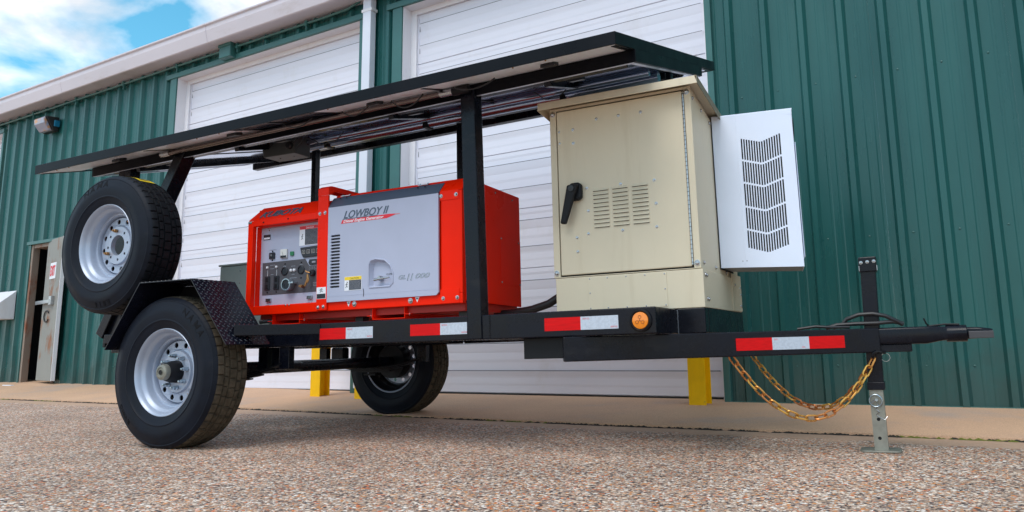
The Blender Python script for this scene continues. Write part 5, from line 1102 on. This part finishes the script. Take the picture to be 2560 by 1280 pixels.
# outer shell: front plate with real slots, side, top, bottom
slots = []; edges = [1.445, 1.335, 1.222, 1.103, 0.990, 0.900]
nS = 16; xa, xb = 2.800, 2.982
for r_ in range(5):
    for k in range(nS):
        x = xa+(xb-xa)*k/(nS-1); vdip = -0.029*(1-abs(x-(xa+xb)/2)/((xb-xa)/2)); hw = 0.0037
        zt = edges[r_]+vdip-0.005; zb_ = edges[r_+1]+vdip+0.005
        if r_ == 4: zb_ = edges[5]+vdip
        if r_ == 0: zt = edges[0]+vdip
        slots.append([(x-hw, zb_), (x+hw, zb_), (x+hw, zt), (x-hw, zt)])
zb0 = lambda x: 0.813-0.052*(x-2.653); zt0 = lambda x: 1.578-0.050*(x-2.653)
pl = plate2d([(2.779, zb0(2.779)), (3.046, zb0(3.046)), (3.046, zt0(3.046)), (2.779, zt0(2.779))], slots, 0.003, lambda a, b, c: (a, AY+0.0015+c, b)); part(pl, 'grille_plate', M_acw, AC)
mb = MB(); mb.hexa([(2.655, AY+0.010, zb0(2.655)), (2.7788, AY, zb0(2.779)), (2.7788, AY+0.003, zb0(2.779)), (2.655, AY+0.013, zb0(2.655)), (2.655, AY+0.010, zt0(2.655)), (2.7788, AY, zt0(2.779)), (2.7788, AY+0.003, zt0(2.779)), (2.655, AY+0.013, zt0(2.655))]); part(mb, 'side_plate', M_acw, AC)
yd = 0.97; xr = 3.0
mb = MB(); mb.hexa([(3.0435, AY+0.0035, zb0(3.046)), (3.0465, AY+0.0035, zb0(3.046)), (xr+0.003, yd, zb0(3.0)), (xr, yd, zb0(3.0)), (3.0435, AY+0.0035, zt0(3.046)), (3.0465, AY+0.0035, zt0(3.046)), (xr+0.003, yd, zt0(3.0)), (xr, yd, zt0(3.0))]); part(mb, 'front_plate', M_acw, AC)
mb = MB(); mb.hexa([(3.0465, AY+0.03, 0.84), (3.0505, AY+0.03, 0.84), (3.012, yd-0.05, 0.84), (3.008, yd-0.05, 0.84), (3.0465, AY+0.03, 1.40), (3.0505, AY+0.03, 1.40), (3.012, yd-0.05, 1.40), (3.008, yd-0.05, 1.40)]); part(mb, 'filter_cover', M_acw, AC, 0.001)
mb = MB(); mb.hexa([(3.0470, AY+0.03, 1.44), (3.0490, AY+0.03, 1.44), (3.012, yd-0.03, 1.44), (3.010, yd-0.03, 1.44), (3.0470, AY+0.03, 1.52), (3.0490, AY+0.03, 1.52), (3.012, yd-0.03, 1.52), (3.010, yd-0.03, 1.52)]); part(mb, 'air_outlet', M_dark, AC)
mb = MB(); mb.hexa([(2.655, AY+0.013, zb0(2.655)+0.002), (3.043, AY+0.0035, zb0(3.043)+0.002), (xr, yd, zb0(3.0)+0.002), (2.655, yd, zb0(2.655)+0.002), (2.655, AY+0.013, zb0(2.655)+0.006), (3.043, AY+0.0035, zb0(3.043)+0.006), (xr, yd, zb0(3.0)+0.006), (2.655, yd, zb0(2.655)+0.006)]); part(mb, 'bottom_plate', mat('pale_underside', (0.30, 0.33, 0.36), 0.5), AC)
mb = MB(); mb.hexa([(2.655, AY+0.007, zt0(2.655)), (3.049, AY-0.001, zt0(3.049)), (xr+0.005, yd, zt0(3.0)), (2.655, yd, zt0(2.655)), (2.655, AY+0.009, zt0(2.655)+0.004), (3.049, AY+0.0, zt0(3.049)+0.004), (xr+0.005, yd, zt0(3.0)+0.004), (2.655, yd, zt0(2.655)+0.004)]); part(mb, 'top_plate', M_acw, AC)
mb = MB(); mb.hexa([(2.655, AY+0.0085, zt0(2.655)-0.026), (3.0475, AY-0.0012, zt0(3.046)-0.026), (3.0475, AY-0.0002, zt0(3.046)-0.026), (2.655, AY+0.0095, zt0(2.655)-0.026), (2.655, AY+0.0085, zt0(2.655)), (3.0475, AY-0.0012, zt0(3.046)), (3.0475, AY-0.0002, zt0(3.046)), (2.655, AY+0.0095, zt0(2.655))]) ; part(mb, 'top_lip', M_acw, AC)
part(MB().box(2.70, 2.99, AY+0.012, AY+0.02, 0.85, 1.50), 'grille_backing', mat('coil_dark', (0.008, 0.012, 0.016), 0.6), AC)
part(MB().box(2.6535, 2.6565, AY+0.008, yd, 0.806, 1.58), 'mounting_gasket', M_dark, AC)
mb = MB(); mb.disc((2.765, 0.838), 0.003, AY+0.0005, 8); mb.disc((2.785, 0.838), 0.003, AY-0.0004, 8); part(mb, 'drain_hole', M_label, AC)
# ================================================================== CHAINS AND CABLE
lb = MB(); Lh, Lw, rr = 0.0135, 0.0125, 0.0042; pts = []
for k in range(9): an = -PI/2+PI*k/8; pts.append((Lh+Lw*math.cos(an), Lw*math.sin(an), 0))
for k in range(9): an = PI/2+PI*k/8; pts.append((-Lh+Lw*math.cos(an), Lw*math.sin(an), 0))
lb.path(pts, rr, 8, True); LINK = mesh_of(lb, 'chain_link', M_gold, smooth=True)
def chain(A, B, low, label):
    A, B = Vector(A), Vector(B); t = thing('safety_chain', label, 'chain', tuple(A), FT, None)
    # parabola-like curve through A, B with given lowest point
    N_ = 400; P_ = []
    for i in range(N_+1):
        s_ = i/N_; q = A.lerp(B, s_)
        k_ = low; u = s_; sag = k_[0]*4*u*(1-u)*(1+k_[1]*(u-0.5))
        P_.append(Vector((q.x, q.y, q.z-sag)))
    pitch = 2*(Lh+Lw)-2*rr*1.0-0.001; cum = 0; last = P_[0]; nxt = pitch/2; idx = 0
    for i in range(1, N_+1):
        seg = (P_[i]-P_[i-1]).length
        while cum+seg >= nxt:
            f = (nxt-cum)/seg; p = P_[i-1].lerp(P_[i], f); d = (P_[i]-P_[i-1]).normalized()
            side = Vector((0, 1, 0)).cross(d).normalized(); nn_ = d.cross(side)
            roll = 0.5 if idx % 2 == 0 else 0.5+PI/2; roll += random.uniform(-0.15, 0.15)
            x_ = d; y_ = side*math.cos(roll)+nn_*math.sin(roll); z_ = x_.cross(y_)
            inst('chain_link', LINK, t, p, Matrix((x_, y_, z_)).transposed()); idx += 1; nxt += pitch
        cum += seg
    return t
chain((2.746, 0.36, 0.392), (3.312, 0.655, 0.378), (0.265, 0.15), 'nearer gold zinc safety chain hanging lower below the tongue')
chain((2.700, 1.06, 0.392), (3.310, 0.69, 0.374), (0.245, 0.25), 'farther gold zinc safety chain hanging behind the nearer one')
cb = MB()
cb.path([(3.15, 0.66, 0.505), (3.185, 0.66, 0.512), (3.21, 0.66, 0.540), (3.26, 0.66, 0.558), (3.32, 0.66, 0.560), (3.37, 0.66, 0.548), (3.42, 0.67, 0.520), (3.435, 0.68, 0.508)], 0.009, 8)
cb.path([(3.12, 0.64, 0.503), (3.17, 0.65, 0.516), (3.25, 0.65, 0.518), (3.33, 0.66, 0.518), (3.40, 0.67, 0.522), (3.44, 0.68, 0.512)], 0.009, 8)
cb.path([(3.00, 0.62, 0.503), (3.08, 0.62, 0.512), (3.14, 0.63, 0.506), (3.22, 0.65, 0.504)], 0.0065, 8)
single(cb, 'wiring_cable', M_cable, 'coiled black trailer wiring cable lying on the tongue by the jack', 'cable', (3.2, 0.65, 0.50), FT, smooth=True)
